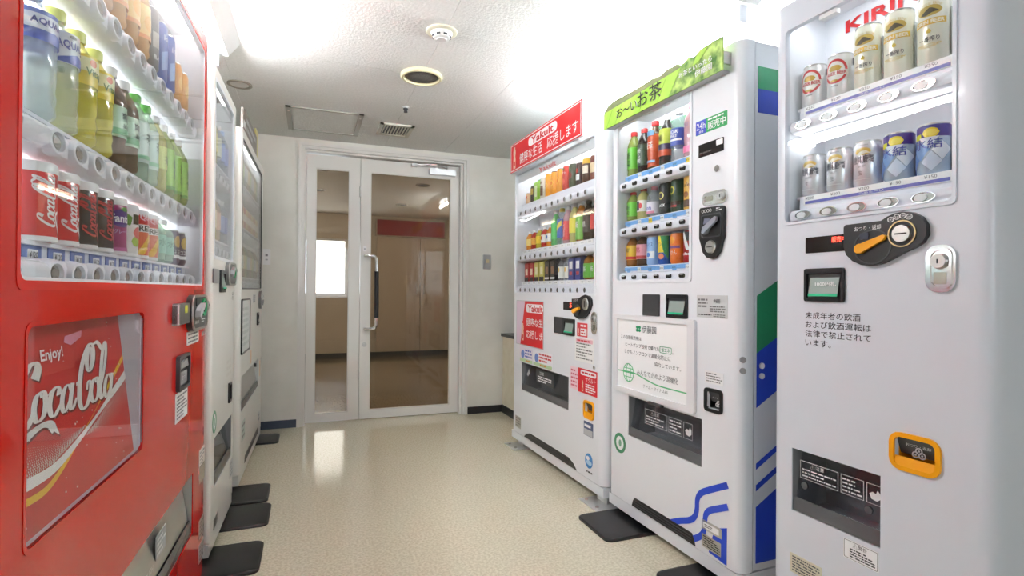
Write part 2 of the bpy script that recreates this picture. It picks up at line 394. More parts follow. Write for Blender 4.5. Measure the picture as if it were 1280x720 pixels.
cl = MB().box(.885, 1.10, -.055, 0, 1.925, 1.972); cl = cl.build('door_closer', ALU, l2)
MB().tube([(1.03, -.03, 1.972), (1.03, -.03, 1.99), (.93, -.10, 1.99)], .007, 6).build('closer_arm', CHROME, l2)
MB().tube([(.93, -.10, 1.99), (.76, -.03, 1.99)], .006, 6).build('closer_arm', CHROME, l2)
MB().box(.745, .79, -.045, 0, 1.978, 2.0).build('arm_bracket', STEEL, l2)

# switches on the end wall
def plate(name, x, z, w, h, label, toggles, col):
    r = tag(empty(name, (x, WALLY, z)), label, 'switch')
    slab('plate', rr(-w / 2, w / 2, -h / 2, h / 2, .004), -.008, 0, col, r)
    for (tx, tz, tw, th, mt) in toggles: slab('toggle', rr(tx - tw / 2, tx + tw / 2, tz - th / 2, tz + th / 2, .002), -.013, -.006, mt, r)
plate('wall_switch', 1.358, 1.235, .068, .118, 'grey metal wall switch right of the glass door', [(.004, .006, .024, .03, mat('yellowed_plastic', (.72, .66, .42), .4))], mat('switch_metal', (.55, .56, .57), .35, .6))
plate('wall_outlet', -.288, 1.228, .05, .112, 'white wall plate left of the glass door beside the machine', [(0, .012, .016, .016, GREYP), (0, -.02, .016, .010, LGR)], WHT)

# low counter behind the far right machine
ct = tag(empty('low_counter', (1.5, 3.36, 0)), 'low beige counter with black top behind the red-signed machine', 'counter')
MB().box(0, .75, 0, .83, .06, .625).build('body', noise_mat('birch_laminate', (.74, .68, .52), (.80, .75, .60), 14., .4), ct)
MB().box(-.015, .76, -.01, .835, .625, .648).build('worktop', BLACK, ct)
MB().box(-.008, .74, .01, .83, 0, .062).build('plinth', BASEM, ct)

# ------------------------------------------------------------------ things on the ceiling
def ceiling_thing(name, x, y, label, cat, group=None): return tag(empty(name, (x, y, CEIL)), label, cat, group)
s = ceiling_thing('smoke_detector', .515, 2.24, 'round white smoke detector with cream mounting ring', 'detector')
MB().lathe([(.066, 0), (.066, -.006), (.062, -.009), (.046, -.009), (.046, -.004)][::-1], 28).build('mounting_ring', mat('cream_plastic', (.74, .70, .55), .4), s)
MB().lathe([(.024, -.034), (.036, -.030), (.042, -.016), (.046, -.012), (.047, -.002)], 28).build('body', mat('white_detector', (.84, .84, .82), .4), s)
for k in range(8):
    a = 2 * PI * k / 8 + .2
    v = MB().box(-.008, .008, -.002, .003, -.003, .003).build('vent_slot', DARKG, s); v.location = (.0385 * math.cos(a), .0385 * math.sin(a), -.0245); v.rotation_euler = (0, 0, a + PI / 2)
MB().lathe([(.020, -.038), (.023, -.034)], 20).build('sensor_cap', mat('pale_cap', (.76, .76, .74), .4), s)
s = ceiling_thing('ceiling_speaker', .527, 2.737, 'round ceiling speaker with dark mesh and yellowed ring', 'speaker')
MB().lathe([(.105, 0), (.106, -.012), (.1, -.018), (.09, -.018), (.086, -.01), (.086, 0)][::-1], 36, caps=False).build('rim', mat('yellowed_rim', (.78, .72, .45), .4), s)
MB().lathe([(.001, -.017), (.05, -.0155), (.08, -.010), (.088, -.004)], 32).build('speaker_mesh', noise_mat('speaker_cloth', (.07, .065, .055), (.2, .19, .17), 420., .8), s)
s = ceiling_thing('downlight', -.362, 3.22, 'small recessed round downlight above the left machines', 'light')
MB().lathe([(.062, 0), (.062, -.006), (.055, -.008), (.047, -.005), (.046, .0)][::-1], 28, caps=False).build('trim_ring', mat('bronze_trim', (.42, .39, .33), .35, .6), s)
MB().lathe([(.001, -.002), (.046, -.0025)], 24).build('lens', mat('frosted_lens', (.7, .69, .65), .3), s)
s = ceiling_thing('ceiling_spot', .531, 3.25, 'tiny dark sprinkler head on the ceiling before the vent', 'sprinkler')
MB().lathe([(.022, 0), (.022, -.004), (.016, -.007)][::-1], 18).build('collar', mat('white_collar', (.8, .8, .78), .4), s)
MB().lathe([(.004, -.034), (.012, -.032), (.010, -.020), (.015, -.012), (.013, -.005)], 12).build('head', DARKG, s)
s = ceiling_thing('access_hatch', .082, 3.725, 'rectangular aluminium framed access hatch in the ceiling', 'hatch')
hx, hy = .228, .247
MB().add([], []).box(-hx, hx, -hy, -hy + .016, -.008, 0).box(-hx, hx, hy - .016, hy, -.008, 0).box(-hx, -hx + .03, -hy, hy, -.008, 0).box(hx - .03, hx, -hy, hy, -.008, 0).build('frame', mat('dull_aluminium', (.42, .41, .37), .4, .5), s)
MB().box(-hx + .032, hx - .032, -hy + .018, hy - .018, -.005, 0).build('hatch_panel', CEILM, s)
for a in (-1, 1): MB().cyl((a * (hx - .016), -hy + .07, -.008), (a * (hx - .016), -hy + .07, -.012), .007, n=10).build('latch', CHROME, s)
s = ceiling_thing('air_vent', .538, 3.735, 'small slatted air vent grille in the ceiling', 'vent')
MB().box(-.112, .112, -.135, -.105, -.01, 0).box(-.112, .112, .105, .135, -.01, 0).box(-.112, -.088, -.135, .135, -.01, 0).box(.088, .112, -.135, .135, -.01, 0).build('frame', mat('cream_vent', (.72, .70, .60), .4), s)
MB().box(-.088, .088, -.105, .105, -.001, 0).build('backing', BLACK, s)
me = MB().box(-.0035, .0035, -.105, .105, -.009, -.001).mesh('slat', MATS['cream_vent'])
for k in range(9): link('slat', me, s).location = (-.078 + k * .0195, 0, 0)
# tube lights along both rows
def fixture(x, y0, y1, label):
    s = tag(empty('fluorescent_light', (x, (y0 + y1) / 2, CEIL)), label, 'light', 'fluorescent lights above the two rows of machines')
    L = (y1 - y0) / 2
    b = MB(); p = [(-.10, 0), (-.05, -.065), (.05, -.065), (.10, 0)]
    b.add([(a, -L, c) for a, c in p] + [(a, L, c) for a, c in p], [(0, 1, 2, 3), (7, 6, 5, 4), (0, 4, 5, 1), (1, 5, 6, 2), (2, 6, 7, 3), (3, 7, 4, 0)])
    b.build('body', mat('fixture_white', (.8, .8, .79), .35), s)
    for e in (-1, 1):
        k = MB().box(-.018, .018, e * (L - .03) - .012, e * (L - .03) + .012, -.125, -.065).build('socket', RAILW, s)
    MB().cyl((0, -L + .03, -.108), (0, L - .03, -.108), .015, n=12).build('tube', TUBE, s)
fixture(-.40, 1.45, 2.69, 'white tube light on the ceiling over the left machines')
fixture(1.455, 1.50, 2.74, 'white tube light on the ceiling over the right machines')
# two out-of-view tubes added to brighten the hall, then its unlit downlights
HL = mat('hall_fill_tube', (1., .93, .84), .4, emit=HALL_FILL_POWER)
for x, wd in ((-.98, 'left'), (2.08, 'right')):
    s = tag(empty('hall_fill_light', (x, 6.3, CEIL)), 'unseen tube light added to brighten the hall, %s side' % wd, 'light', 'added hall fill lights')
    MB().box(-.06, .06, -1.2, 1.2, -.05, 0).build('body', mat('fixture_white'), s); MB().cyl((0, -1.17, -.08), (0, 1.17, -.08), .015, n=10).build('tube', HL, s)
    for e in (-1.18, 1.18): MB().box(-.015, .015, e - .012, e + .012, -.098, -.05).build('socket', RAILW, s)
for k, (x, y) in enumerate(((.10, 5.2), (.08, 6.3), (1.1, 5.6), (1.1, 7.0))):
    s = ceiling_thing('hall_downlight', x, y, 'small recessed downlight in the hall ceiling, ' + ('upper one behind the narrow pane', 'lower one behind the narrow pane', 'nearer one behind the wide pane', 'farther one behind the wide pane')[k], 'light', 'hall ceiling downlights')
    MB().lathe([(.075, 0), (.075, -.006), (.06, -.008), (.06, 0)][::-1], 20, caps=False).build('trim_ring', MATS['bronze_trim'], s)
    MB().lathe([(.001, -.003), (.06, -.003)], 16).build('lens', DARKG, s)

# ------------------------------------------------------------------ floor plates
def floor_plate(x0, x1, y0, y1, label, left=True):
    xm, ym = (x0 + x1) / 2, (y0 + y1) / 2; a, b = (x1 - x0) / 2, (y1 - y0) / 2; c = .028
    pts = rr(-a, a, -b, b, .03, 5)
    r = tag(empty('floor_plate', (xm, ym, 0)), label, 'floor plate', 'black floor plates under the machine feet')
    mb = MB(); n = len(pts)
    q = [(x * (1 - .004 / a), y * (1 - .004 / b)) for x, y in pts]
    mb.add([(x, y, 0) for x, y in pts] + [(x, y, .008) for x, y in pts] + [(x, y, .012) for x, y in q], [(i, (i + 1) % n, n + (i + 1) % n, n + i) for i in range(n)] + [(n + i, n + (i + 1) % n, 2 * n + (i + 1) % n, 2 * n + i) for i in range(n)] + [list(range(2 * n, 3 * n))])
    mb.build('plate', RUBBER, r)
    sx = -1 if left else 1
    MB().cyl((sx * (a - .09), 0, .012), (sx * (a - .09), 0, .02), .016, n=8).build('bolt', STEEL, r)
# the plates run back under the machines
floor_plate(-.56, -.158, 2.08, 2.335, 'black floor plate under the narrow left machine, nearest to the red machine')
floor_plate(-.56, -.155, 2.485, 2.735, 'black floor plate under the far end of the narrow left machine')
floor_plate(-.56, -.175, 2.765, 3.01, 'black floor plate at the near corner of the far left machine')
floor_plate(-.56, -.18, 3.79, 4.02, 'black floor plate beside the blue-grey baseboard, farthest from the camera')
floor_plate(1.115, 1.56, 1.865, 2.13, 'black floor plate between the red-signed and green-topped machines', False)
floor_plate(1.145, 1.56, 1.36, 1.605, 'black floor plate at the near corner of the green-topped machine', False)

# ------------------------------------------------------------------ vending machine parts (local frame: x to the viewer's right, y into the machine, z up)
def door_panel(W, z0, z1, holes, r=.03, dep=.10):
    mb = MB(); EPS = 1e-4
    xs = sorted({r, W - r} | {h[0] for h in holes} | {h[1] for h in holes}); zs = sorted({z0, z1} | {h[2] for h in holes} | {h[3] for h in holes})
    inh = lambda x, z: any(h[0] < x < h[1] and h[2] < z < h[3] for h in holes)
    cell = [[inh((xs[i] + xs[i + 1]) / 2, (zs[j] + zs[j + 1]) / 2) for j in range(len(zs) - 1)] for i in range(len(xs) - 1)]
    nx, nz = len(xs), len(zs); V = [(x, 0, z) for x in xs for z in zs] + [(x, dep, z) for x in xs for z in zs] + [(x, .0125, z) for x in xs for z in zs]; N = nx * nz; H2 = 2 * N
    F = []; idx = lambda i, j: i * nz + j
    for i in range(nx - 1):
        for j in range(nz - 1):
            if not cell[i][j]:
                F.append((idx(i, j), idx(i + 1, j), idx(i + 1, j + 1), idx(i, j + 1)))
                if j == 0: F.append((idx(i, j), N + idx(i, j), N + idx(i + 1, j), idx(i + 1, j)))
                if j == nz - 2: F.append((idx(i, j + 1), idx(i + 1, j + 1), N + idx(i + 1, j + 1), N + idx(i, j + 1)))
            else:
                if i > 0 and not cell[i - 1][j]: F.append((idx(i, j), idx(i, j + 1), H2 + idx(i, j + 1), H2 + idx(i, j)))
                if i < nx - 2 and not cell[i + 1][j]: F.append((idx(i + 1, j), H2 + idx(i + 1, j), H2 + idx(i + 1, j + 1), idx(i + 1, j + 1)))
                if j > 0 and not cell[i][j - 1]: F.append((idx(i, j), H2 + idx(i, j), H2 + idx(i + 1, j), idx(i + 1, j)))
                if j < nz - 2 and not cell[i][j + 1]: F.append((idx(i, j + 1), idx(i + 1, j + 1), H2 + idx(i + 1, j + 1), H2 + idx(i, j + 1)))
    # rounded vertical edges share the corner vertices of the grid
    n = 6
    for sx, xc in ((-1, r), (1, W - r)):
        col = 0 if sx < 0 else nx - 1; prev = [idx(col, j) for j in range(nz)]
        for k in list(range(1, n + 1)) + ['end']:
            if k == 'end': x, y = (0 if sx < 0 else W), dep
            else:
                a = PI / 2 * k / n; x, y = xc + sx * r * math.sin(a), r - r * math.cos(a)
            cur = []
            for z in zs: cur.append(len(V)); V.append((x, y, z))
            for j in range(nz - 1):
                F.append((cur[j], prev[j], prev[j + 1], cur[j + 1]) if sx < 0 else (prev[j], cur[j], cur[j + 1], prev[j + 1]))
            prev = cur
    for z, fl in ((z0, 0), (z1, 1)):                       # caps of the rounded ends
        for sx, xc in ((-1, r), (1, W - r)):
            p = [(xc, 0)] + [(xc + sx * r * math.sin(PI / 2 * k / n), r - r * math.cos(PI / 2 * k / n)) for k in range(1, n + 1)] + [(0 if sx < 0 else W, dep), (xc, dep)]
            b = len(V); V += [(x, y, z) for x, y in p]; q = list(range(b, b + len(p))); F.append(q if (sx > 0) == (fl == 1) else q[::-1])
    return mb.add(V, F)
def liner(x0, x1, z0, z1, y0, y1, ztop=None):
    """open-fronted box lining"""
    v = [(x0, y0, z0), (x1, y0, z0), (x1, y0, z1), (x0, y0, z1), (x0, y1, z0), (x1, y1, z0), (x1, y1, z1), (x0, y1, z1)]
    return MB().add(v, [(4, 5, 6, 7), (0, 1, 5, 4), (2, 3, 7, 6), (3, 0, 4, 7), (1, 2, 6, 5)])
def machine(name, label, org, rz, W, H, z0, holes, col=None, r=.03, dep=.10, D=.72, base_h=.05):
    root = tag(empty(name, (*org, 0), rz), label, 'vending machine'); col = col or WHITE
    root['dims'] = (W, H)
    b = MB(); g = .006
    b.add([(g, dep + .008, z0), (W - g, dep + .008, z0), (W - g, dep + .008, H), (g, dep + .008, H), (g, D, z0), (W - g, D, z0), (W - g, D, H), (g, D, H)], [(0, 3, 7, 4), (1, 5, 6, 2), (3, 2, 6, 7), (0, 4, 5, 1), (5, 4, 7, 6)])
    b.build('cabinet_body', col, root)
    MB().ring([(.012, z0 + .004), (W - .012, z0 + .004), (W - .012, H - .006), (.012, H - .006)], [(.03, z0 + .03), (W - .03, z0 + .03), (W - .03, H - .03), (.03, H - .03)], dep - .001, dep + .012).build('door_gasket', DARKG, root)
    door_panel(W, z0, H, holes, r, dep).build('door', col, root)
    bs = MB(); e = .012
    bs.box(e * .2, W - e * .2, .004, D, z0 - base_h, z0 - .004); bs.build('base', col, root)
    for fx in (.08, W - .08):
        for fy in (.10, D - .10):
            ft = MB().cyl((fx, fy, .013), (fx, fy, z0 - base_h), .015, n=10); ft.cyl((fx, fy, .013), (fx, fy, .02), .028, n=8)
            ft.build('foot', STEEL, root)
    return root
def display(root, x0, x1, z0, z1, depth=.17, frame=None, back=None, fw=.008, glass=GLASS, lamp=True, ztop=None, fy=-.004):
    zt = ztop or z1 + .045
    liner(x0 - .002, x1 + .002, z0 - .002, zt, .012, depth).build('display_box', back or INNER, root)
    MB().ring(rr(x0 - fw, x1 + fw, z0 - fw, z1 + fw, .012), rr(x0 + .004, x1 - .004, z0 + .004, z1 - .004, .014), fy, .014).build('window_frame', frame or RAILW, root)
    MB().box(x0 + .002, x1 - .002, .002, .005, z0 + .002, z1 - .002).build('window_glass', glass, root)
    if lamp: MB().cyl((x0 + .04, .032, zt - .014), (x1 - .04, .032, zt - .014), .009, n=10).build('display_lamp', LAMP, root)
BTN = {}
def button_mesh(style):
    if style in BTN: return BTN[style]
    b = MB()
    if style == 'chrome':        # long oval, half white half chrome
        b.ring(oval(0, 0, .026, .0125, 24), oval(0, 0, .0238, .0108, 24), -.004, .002, 0)
        b.prism(oval(0, 0, .0238, .0108, 24), -.0015, .002, 2); b.prism(oval(-.006, 0, .0145, .0088, 18), -.0035, .0, 1)
        ms = [CHROME, mat('button_white', (.8, .8, .82), .3), mat('button_grey', (.35, .35, .33), .2, .6)]
    elif style == 'round':       # white ring with a dark key and a bright sickle
        b.ring(oval(0, 0, .0155, .0155, 18), oval(0, 0, .0125, .0125, 18), -.003, .002, 1); b.prism(oval(0, 0, .0125, .0125, 18), -.002, .002, 0)
        b.prism([(.009 * math.cos(a), .009 * math.sin(a)) for a in [-1.2 + .4 * i for i in range(7)]] + [(.006 * math.cos(a) - .002, .006 * math.sin(a)) for a in [1.2 - .6 * i for i in range(5)]], -.0032, -.001, 2)
        ms = [DARKG, RAILW, CHROME]
    elif style == 'dark':        # black wide key with a pale upper lip
        b.prism(rr(-.0155, .0155, -.0085, .0085, .0075), -.004, .002, 0); b.prism(rr(-.009, .009, .003, .0075, .002), -.0055, -.003, 1)
        ms = [mat('button_black', (.03, .027, .024), .25), LGR]
    else:                        # scoop: white surround swelling out, bright oval key
        n = 22; L = [(.037, .023, .008), (.034, .0215, -.001), (.029, .019, -.006), (.023, .015, -.0065), (.021, .0135, -.001)]; vv = []
        for rx_, rz_, yy in L: vv += [(x, yy, z) for x, z in oval(0, 0, rx_, rz_, n)]
        b.add(vv, [(k * n + i, k * n + (i + 1) % n, (k + 1) * n + (i + 1) % n, (k + 1) * n + i) for k in range(len(L) - 1) for i in range(n)], 1)
        b.prism(oval(0, 0, .0212, .0137, n), -.0012, .004, 0); b.prism(oval(.003, -.001, .013, .008, 16), -.003, -.001, 2)
        ms = [mat('button_mirror', (.62, .60, .57), .15, .9), RAILW, mat('button_lamp', (.36, .33, .31), .2, .3)]
    BTN[style] = b.mesh('button', ms)
    return BTN[style]
def rail(root, x0, x1, zb, zs, xs, style, hh=.02, tagc=None, tags=None, tagh=.018, price=None, y0=.010, sy=.04):
    """selection rail: shelf, front bar, push buttons and price cards"""
    b = MB(); b.box(x0, x1, sy, .155, zs - .006, zs); b.box(x0 + .01, x1 - .01, y0 + .028, y0 + .034, zb + hh - .004, zs)
    n = 6; p = [(y0 + .045, zb - hh)] + [(y0 + .014 - .014 * math.cos(t), zb - hh * math.cos(t * 1.0)) for t in [PI * k / n for k in range(1, n)]] + [(y0 + .045, zb + hh)]
    p = [(y0 + .05, zb - hh), (y0 + .012, zb - hh), (y0 + .003, zb - hh * .7), (y0, zb - hh * .2), (y0, zb + hh * .4), (y0 + .006, zb + hh * .85), (y0 + .016, zb + hh), (y0 + .05, zb + hh)]
    m = len(p); b.add([(x0, y, z) for y, z in p] + [(x1, y, z) for y, z in p], [[i, m + i, m + (i + 1) % m, (i + 1) % m][::-1] for i in range(m)] + [list(range(m)), list(range(2 * m - 1, m - 1, -1))])
    o = b.build('selection_rail', RAILW, root)
    me = button_mesh(style)
    for x in xs: link('button', me, o).location = (x, y0, zb)
    if tagc:
        for x in xs:
            k = 'price_card%s%g' % (tagc.name, tagh)
            if k not in BTN: BTN[k] = MB().prism(rr(-.03, .03, 0, tagh, .001, 1), -.001, .0005).mesh('price_card', tagc)
            link('price_card', BTN[k], o).location = (x, y0 + .027, zs - tagh - .001)
    if price:
        for x, s in zip(xs, price):
            if s: text(s, o, x - .012, x + .014, zs - tagh * .72, zs - tagh * .38, BLK, y=y0 + .0255, name='price')
    return o
def chute(root, x0, x1, z0, z1, label_lines=True, metal=False, y1=.14):
    liner(x0 + .001, x1 - .001, z0 + .001, z1 - .001, .003, y1).build('delivery_box', mat('chute_grey', (.24, .245, .255), .3) if not metal else STEEL, root)
    h = z1 - z0; v = [(x0 + .006, .035, z1 - .004), (x1 - .006, .035, z1 - .004), (x1 - .006, .012, z0 + h * .22), (x0 + .006, .012, z0 + h * .22)]
    f = MB().add(v + [(x, y + .004, z) for x, y, z in v], [(3, 2, 1, 0), (4, 5, 6, 7), (0, 1, 5, 4), (1, 2, 6, 5), (2, 3, 7, 6), (3, 0, 4, 7)]).build('flap', SMOKED if not metal else mat('satin_flap', (.55, .55, .53), .3, .8), root)
    MB().add([(x0 + .003, .008, z0 + h * .22), (x1 - .003, .008, z0 + h * .22), (x1 - .003, .003, z0 + h * .10), (x0 + .003, .003, z0 + h * .10), (x0 + .003, .004, z0 + .002), (x1 - .003, .004, z0 + .002)], [(3, 2, 1, 0), (4, 5, 2, 3)]).build('lip', mat('chute_lip', (.11, .112, .118), .25), root)
    return f
def flap_print(f, x0, x1, z0, z1, y=.016):
    """warning boxes printed on a flap"""
    w = x1 - x0; mt = ink(225, 226, 228)
    mb = MB()
    for a, b in ((0, .5), (.53, .80), (.83, 1.)): mb.ring([(x0 + w * a, z0), (x0 + w * b, z0), (x0 + w * b, z1), (x0 + w * a, z1)], [(x0 + w * a + .0012, z0 + .0012), (x0 + w * b - .0012, z0 + .0012), (x0 + w * b - .0012, z1 - .0012), (x0 + w * a + .0012, z1 - .0012)], y, y + .0004)
    mb.build('printed_frame', mt, f)
    text('⚠注意', f, x0 + w * .14, x0 + w * .32, z0 + (z1 - z0) * .68, z0 + (z1 - z0) * .93, mt, y=y) if z1 - z0 > .03 else None
    print_lines(f, x0 + w * .03, x0 + w * .47, z0 + .004, z0 + (z1 - z0) * .62, 3, mt, y=y, fill=.4)
    print_lines(f, x0 + w * .55, x0 + w * .78, z0 + .004, z1 - .006, 4, mt, y=y, fill=.4)
    # small hand
    slab('printed_hand', [(x0 + w * .86 + a * w * .12, z0 + b * (z1 - z0)) for a, b in ((0, .5), (.2, .25), (.7, .2), (1, .35), (1, .6), (.75, .75), (.6, .55), (.3, .62))], y, y + .0004, mt, f)
def cup(root, x0, x1, z0, z1, ring_m, scoop=None, r=.02, y1=.06, legend=None, back=None):
    """coin return: framed pocket"""
    o = MB().ring(rr(x0, x1, z0, z1, r), rr(x0 + .011, x1 - .011, z0 + .011, z1 - .011, r * .55), -.006, .004).build('coin_return', ring_m, root)
    liner(x0 + .0115, x1 - .0115, z0 + .0115, z1 - .0115, .0, y1).build('pocket', back or ring_m, o)
    if scoop: MB().add([(x0 + .012, .0, z0 + (z1 - z0) * .36), (x1 - .012, .0, z0 + (z1 - z0) * .36), (x1 - .012, y1, z0 + .012), (x0 + .012, y1, z0 + .012), (x0 + .011, -.0055, z0 + .011), (x1 - .011, -.0055, z0 + .011)], [(3, 2, 1, 0), (0, 1, 5, 4)]).build('scoop', scoop, o)
    MB().add([(x0 + .012, .004, z1 - .012), (x1 - .012, .004, z1 - .012), (x1 - .012, .02, z0 + (z1 - z0) * .40), (x0 + .012, .02, z0 + (z1 - z0) * .40)], [(3, 2, 1, 0)]).build('pocket_flap', DARKG, o)
    if legend: legend(o)
    return o
def three_coins(o, cx, cz, r, mt, y):
    mb = MB()
    for dx, dz in ((-.9, -.5), (.9, -.5), (0, .7)): mb.ring(oval(cx + dx * r, cz + dz * r, r, r, 14), oval(cx + dx * r, cz + dz * r, r * .68, r * .68, 14), y, y + .0006); mb.prism(oval(cx + dx * r, cz + dz * r, r * .3, r * .3, 8), y, y + .0006)
    mb.build('coin_symbol', mt, o)
def turn_lock(root, x0, x1, z0, z1, horiz=False):
    cx, cz = (x0 + x1) / 2, (z0 + z1) / 2
    o = slab('lock_handle', rr(x0, x1, z0, z1, min(x1 - x0, z1 - z0) * .42, 5), -.006, .001, CHROME, root)
    i = .006
    MB().ring(rr(x0 + i, x1 - i, z0 + i, z1 - i, .02, 5), rr(x0 + 2 * i, x1 - 2 * i, z0 + 2 * i, z1 - 2 * i, .018, 5), -.009, -.005).build('lock_rim', CHROME, o)
    kx, kz = (x1 - (z1 - z0) * .45, cz) if horiz else (cx, z1 - (x1 - x0) * .6)
    rad = min(x1 - x0, z1 - z0) * .30
    MB().cyl((kx, -.006, kz), (kx, -.016, kz), rad, rad * .85, n=18).build('lock_core', STEEL, o)
    slab('keyhole', rr(kx - .0016, kx + .0016, kz - .005, kz + .005, .001), -.0168, -.015, BLACK, o)
    slab('lock_window', rr(cx - rad * .7, cx + rad * .7, z0 + .018, cz - .008, .003) if not horiz else rr(x0 + .018, cx - .006, cz - rad * .6, cz + rad * .6, .003), -.0075, -.005, mat('lock_glint', (.5, .5, .42), .2, .8), o)
    return o
def bill_unit(root, x0, x1, z0, z1, words=None):
    o = MB().ring(rr(x0, x1, z0, z1, .006), rr(x0 + .008, x1 - .008, z0 + .010, z1 - .014, .004), -.008, .001).build('bill_acceptor', BLACK, root)
    MB().prism(rr(x0 + .006, x1 - .006, z0 + .006, z1 - .008, .003), -.001, .001).build('slot_back', DARKG, o)
    w = x1 - x0; h = z1 - z0
    mb = MB().add([(x0 + w * .14, -.002, z0 + h * .72), (x1 - w * .12, -.002, z0 + h * .72), (x1 - w * .12, -.012, z0 + h * .16), (x0 + w * .14, -.012, z0 + h * .16)], [(3, 2, 1, 0)])
    mb.build('lit_tongue', mat('slot_lens', (.30, .36, .33), .15), o)
    MB().add([(x0 + w * .14, -.0115, z0 + h * .24), (x1 - w * .12, -.0115, z0 + h * .24), (x1 - w * .12, -.0125, z0 + h * .16), (x0 + w * .14, -.0125, z0 + h * .16)], [(3, 2, 1, 0)]).build('green_glow', mat('slot_green', srgb(60, 190, 140), .2), o)
    if words: text(words, o, x0 + w * .32, x1 - w * .16, z0 + h * .46, z0 + h * .60, WHT, y=-.0105, bold=.01)
    return o
def screen(root, x0, x1, z0, z1, words=None, wx=None):
    o = slab('price_screen', rr(x0, x1, z0, z1, .002), -.002, .001, mat('screen_black', (.01, .008, .009), .12), root)
    if words: text(words, o, *wx, mat('led_red', srgb(255, 70, 50), .4, emit=2.2), y=-.0026, bold=.02)
    return o
def sticker(root, x0, x1, z0, z1, col, lines=0, mt=None, name='sticker', y=-.0012, r=.002):
    o = card(name, x0, x1, z0, z1, col, root, y, r)
    if lines: print_lines(o, x0 + (x1 - x0) * .08, x1 - (x1 - x0) * .06, z0 + (z1 - z0) * .08, z1 - (z1 - z0) * .08, lines, mt, y=y - .0005, fill=.45)
    return o
def lerp(a, b, n): return [a + (b - a) * i / (n - 1) for i in range(n)]
def vent(root, x0, x1, z0, z1, slope=.035):
    p = [(x0, z0), (x1, z0), (x1 - slope * .4, z0 + (z1 - z0) * .6), (x1 - slope, z1), (x0 + slope, z1), (x0 + slope * .4, z0 + (z1 - z0) * .6)]
    o = slab('air_inlet', p, -.0015, .001, BLACK, root)
    n = 3; hs = (z1 - z0) / (n + 1)
    for k in range(n): MB().box(x0 + slope, x1 - slope, -.004, -.001, z0 + hs * (k + .7), z0 + hs * (k + .7) + hs * .3).build('louvre', DARKG, o)
RZR = math.radians(-88.9); RZL = math.radians(89.0)
GREEN = ink(36, 150, 98); BLUE = ink(32, 72, 205); GREYTXT = ink(70, 72, 75)

# ================================================================== far right: machine with the red sign
yx = lerp(.119, .951, 12)
YK = machine('vending_machine', 'white vending machine with a red sign on top, farthest of the right row', (1.2553, 3.3297), RZR, 1.15, 1.82, .09,
             [(.055, 1.065, .987, 1.755), (.167, .805, .377, .552), (.981, 1.057, .392, .456)], r=.05)
display(YK, .055, 1.065, .987, 1.755, frame=WHITE)
YKR = [(1.006, 1.06), (1.211, 1.262), (1.495, 1.558)]
for zb, zs in YKR: rail(YK, .06, 1.06, zb, zs, yx, 'round', .022, tagc=WHT if zb < 1.3 else None, tagh=.02, price=['¥120'] * 12 if zb < 1.3 else None)
MB().tube([(.07, .03, 1.462), (.12, .03, 1.447), (.22, .03, 1.452), (.36, .03, 1.466), (.44, .03, 1.467)], .004, 8).build('display_lamp', LAMP2, YK)
sg = MB().box(.07, 1.012, -.045, -.035, 1.754, 1.938).build('sign', ALU, YK)
MB().box(.074, 1.008, -.0465, -.044, 1.757, 1.935).build('sign_face', ink(222, 38, 44), sg)
MB().ring([(.08, 1.763), (1.002, 1.763), (1.002, 1.929), (.08, 1.929)], [(.085, 1.768), (.997, 1.768), (.997, 1.924), (.085, 1.924)], -.0472, -.046).build('sign_line', WHT, sg)
for x in (.2, .88): MB().box(x - .015, x + .015, -.035, 0, 1.77, 1.80).build('sign_bracket', STEEL, YK)
MB().prism(rr(.36, .74, 1.858, 1.912, .026), -.0475, -.046).build('sign_pill', WHT, sg)
text('Yakult', sg, .40, .70, 1.864, 1.906, ink(206, 30, 40), y=-.0480, bold=.03)
text('健康な生活', sg, .225, .555, 1.783, 1.850, WHT, y=-.0475, bold=.03)
text('応援します', sg, .62, .975, 1.785, 1.85, WHT, y=-.0475, bold=.03)
def small_bottle(o, x, z, h, y):
    w = h * .24; p = [(-.5, 0), (.5, 0), (.5, .38), (.36, .5), (.5, .62), (.46, .74), (.26, .82), (.26, .92), (-.26, .92), (-.26, .82), (-.46, .74), (-.5, .62), (-.36, .5), (-.5, .38)]
    slab('printed_bottle', [(x + a * w, z + b * h) for a, b in p], y, y + .0008, ink(236, 200, 176), o)
    slab('printed_lid', [(x + a * w, z + b * h) for a, b in ((-.3, .90), (.3, .90), (.3, 1), (-.3, 1))], y - .0003, y + .0008, ink(200, 60, 60), o)
    slab('printed_band', [(x + a * w, z + b * h) for a, b in ((-.4, .12), (.4, .12), (.4, .30), (-.4, .30))], y - .0003, y + .0008, ink(214, 80, 70), o)
small_bottle(sg, .14, 1.775, .15, -.0478)
hp = MB().box(.06, 1.06, .014, .018, 1.70, 1.754).build('header_strip', mat('header_white', (.72, .73, .75), .35), YK); text('Yakult', hp, .38, .61, 1.705, 1.735, ink(206, 30, 40), y=.0134, bold=.02)
ad = MB().ring([(.084, .66), (.495, .66), (.495, .94), (.084, .94)], [(.088, .664), (.491, .664), (.491, .936), (.088, .936)], -.003, .001).build('poster_panel', LGR, YK)
MB().box(.088, .491, -.0015, .001, .664, .936).build('poster', ink(214, 40, 46), ad)
slab('poster_edge', [(.088, .664), (.15, .664), (.22, .936), (.088, .936)], -.0020, .0, ink(226, 205, 222), ad)
slab('poster_pill', rr(.24, .488, .868, .92, .02), -.0022, .0, WHT, ad)
text('Yakult', ad, .27, .486, .872, .914, ink(206, 30, 40), y=-.0028, bold=.03)
text('健康な生', ad, .245, .486, .785, .835, WHT, y=-.0028, bold=.03); text('応援しま', ad, .24, .486, .71, .76, WHT, y=-.0028, bold=.03)
small_bottle(ad, .19, .69, .12, -.003)
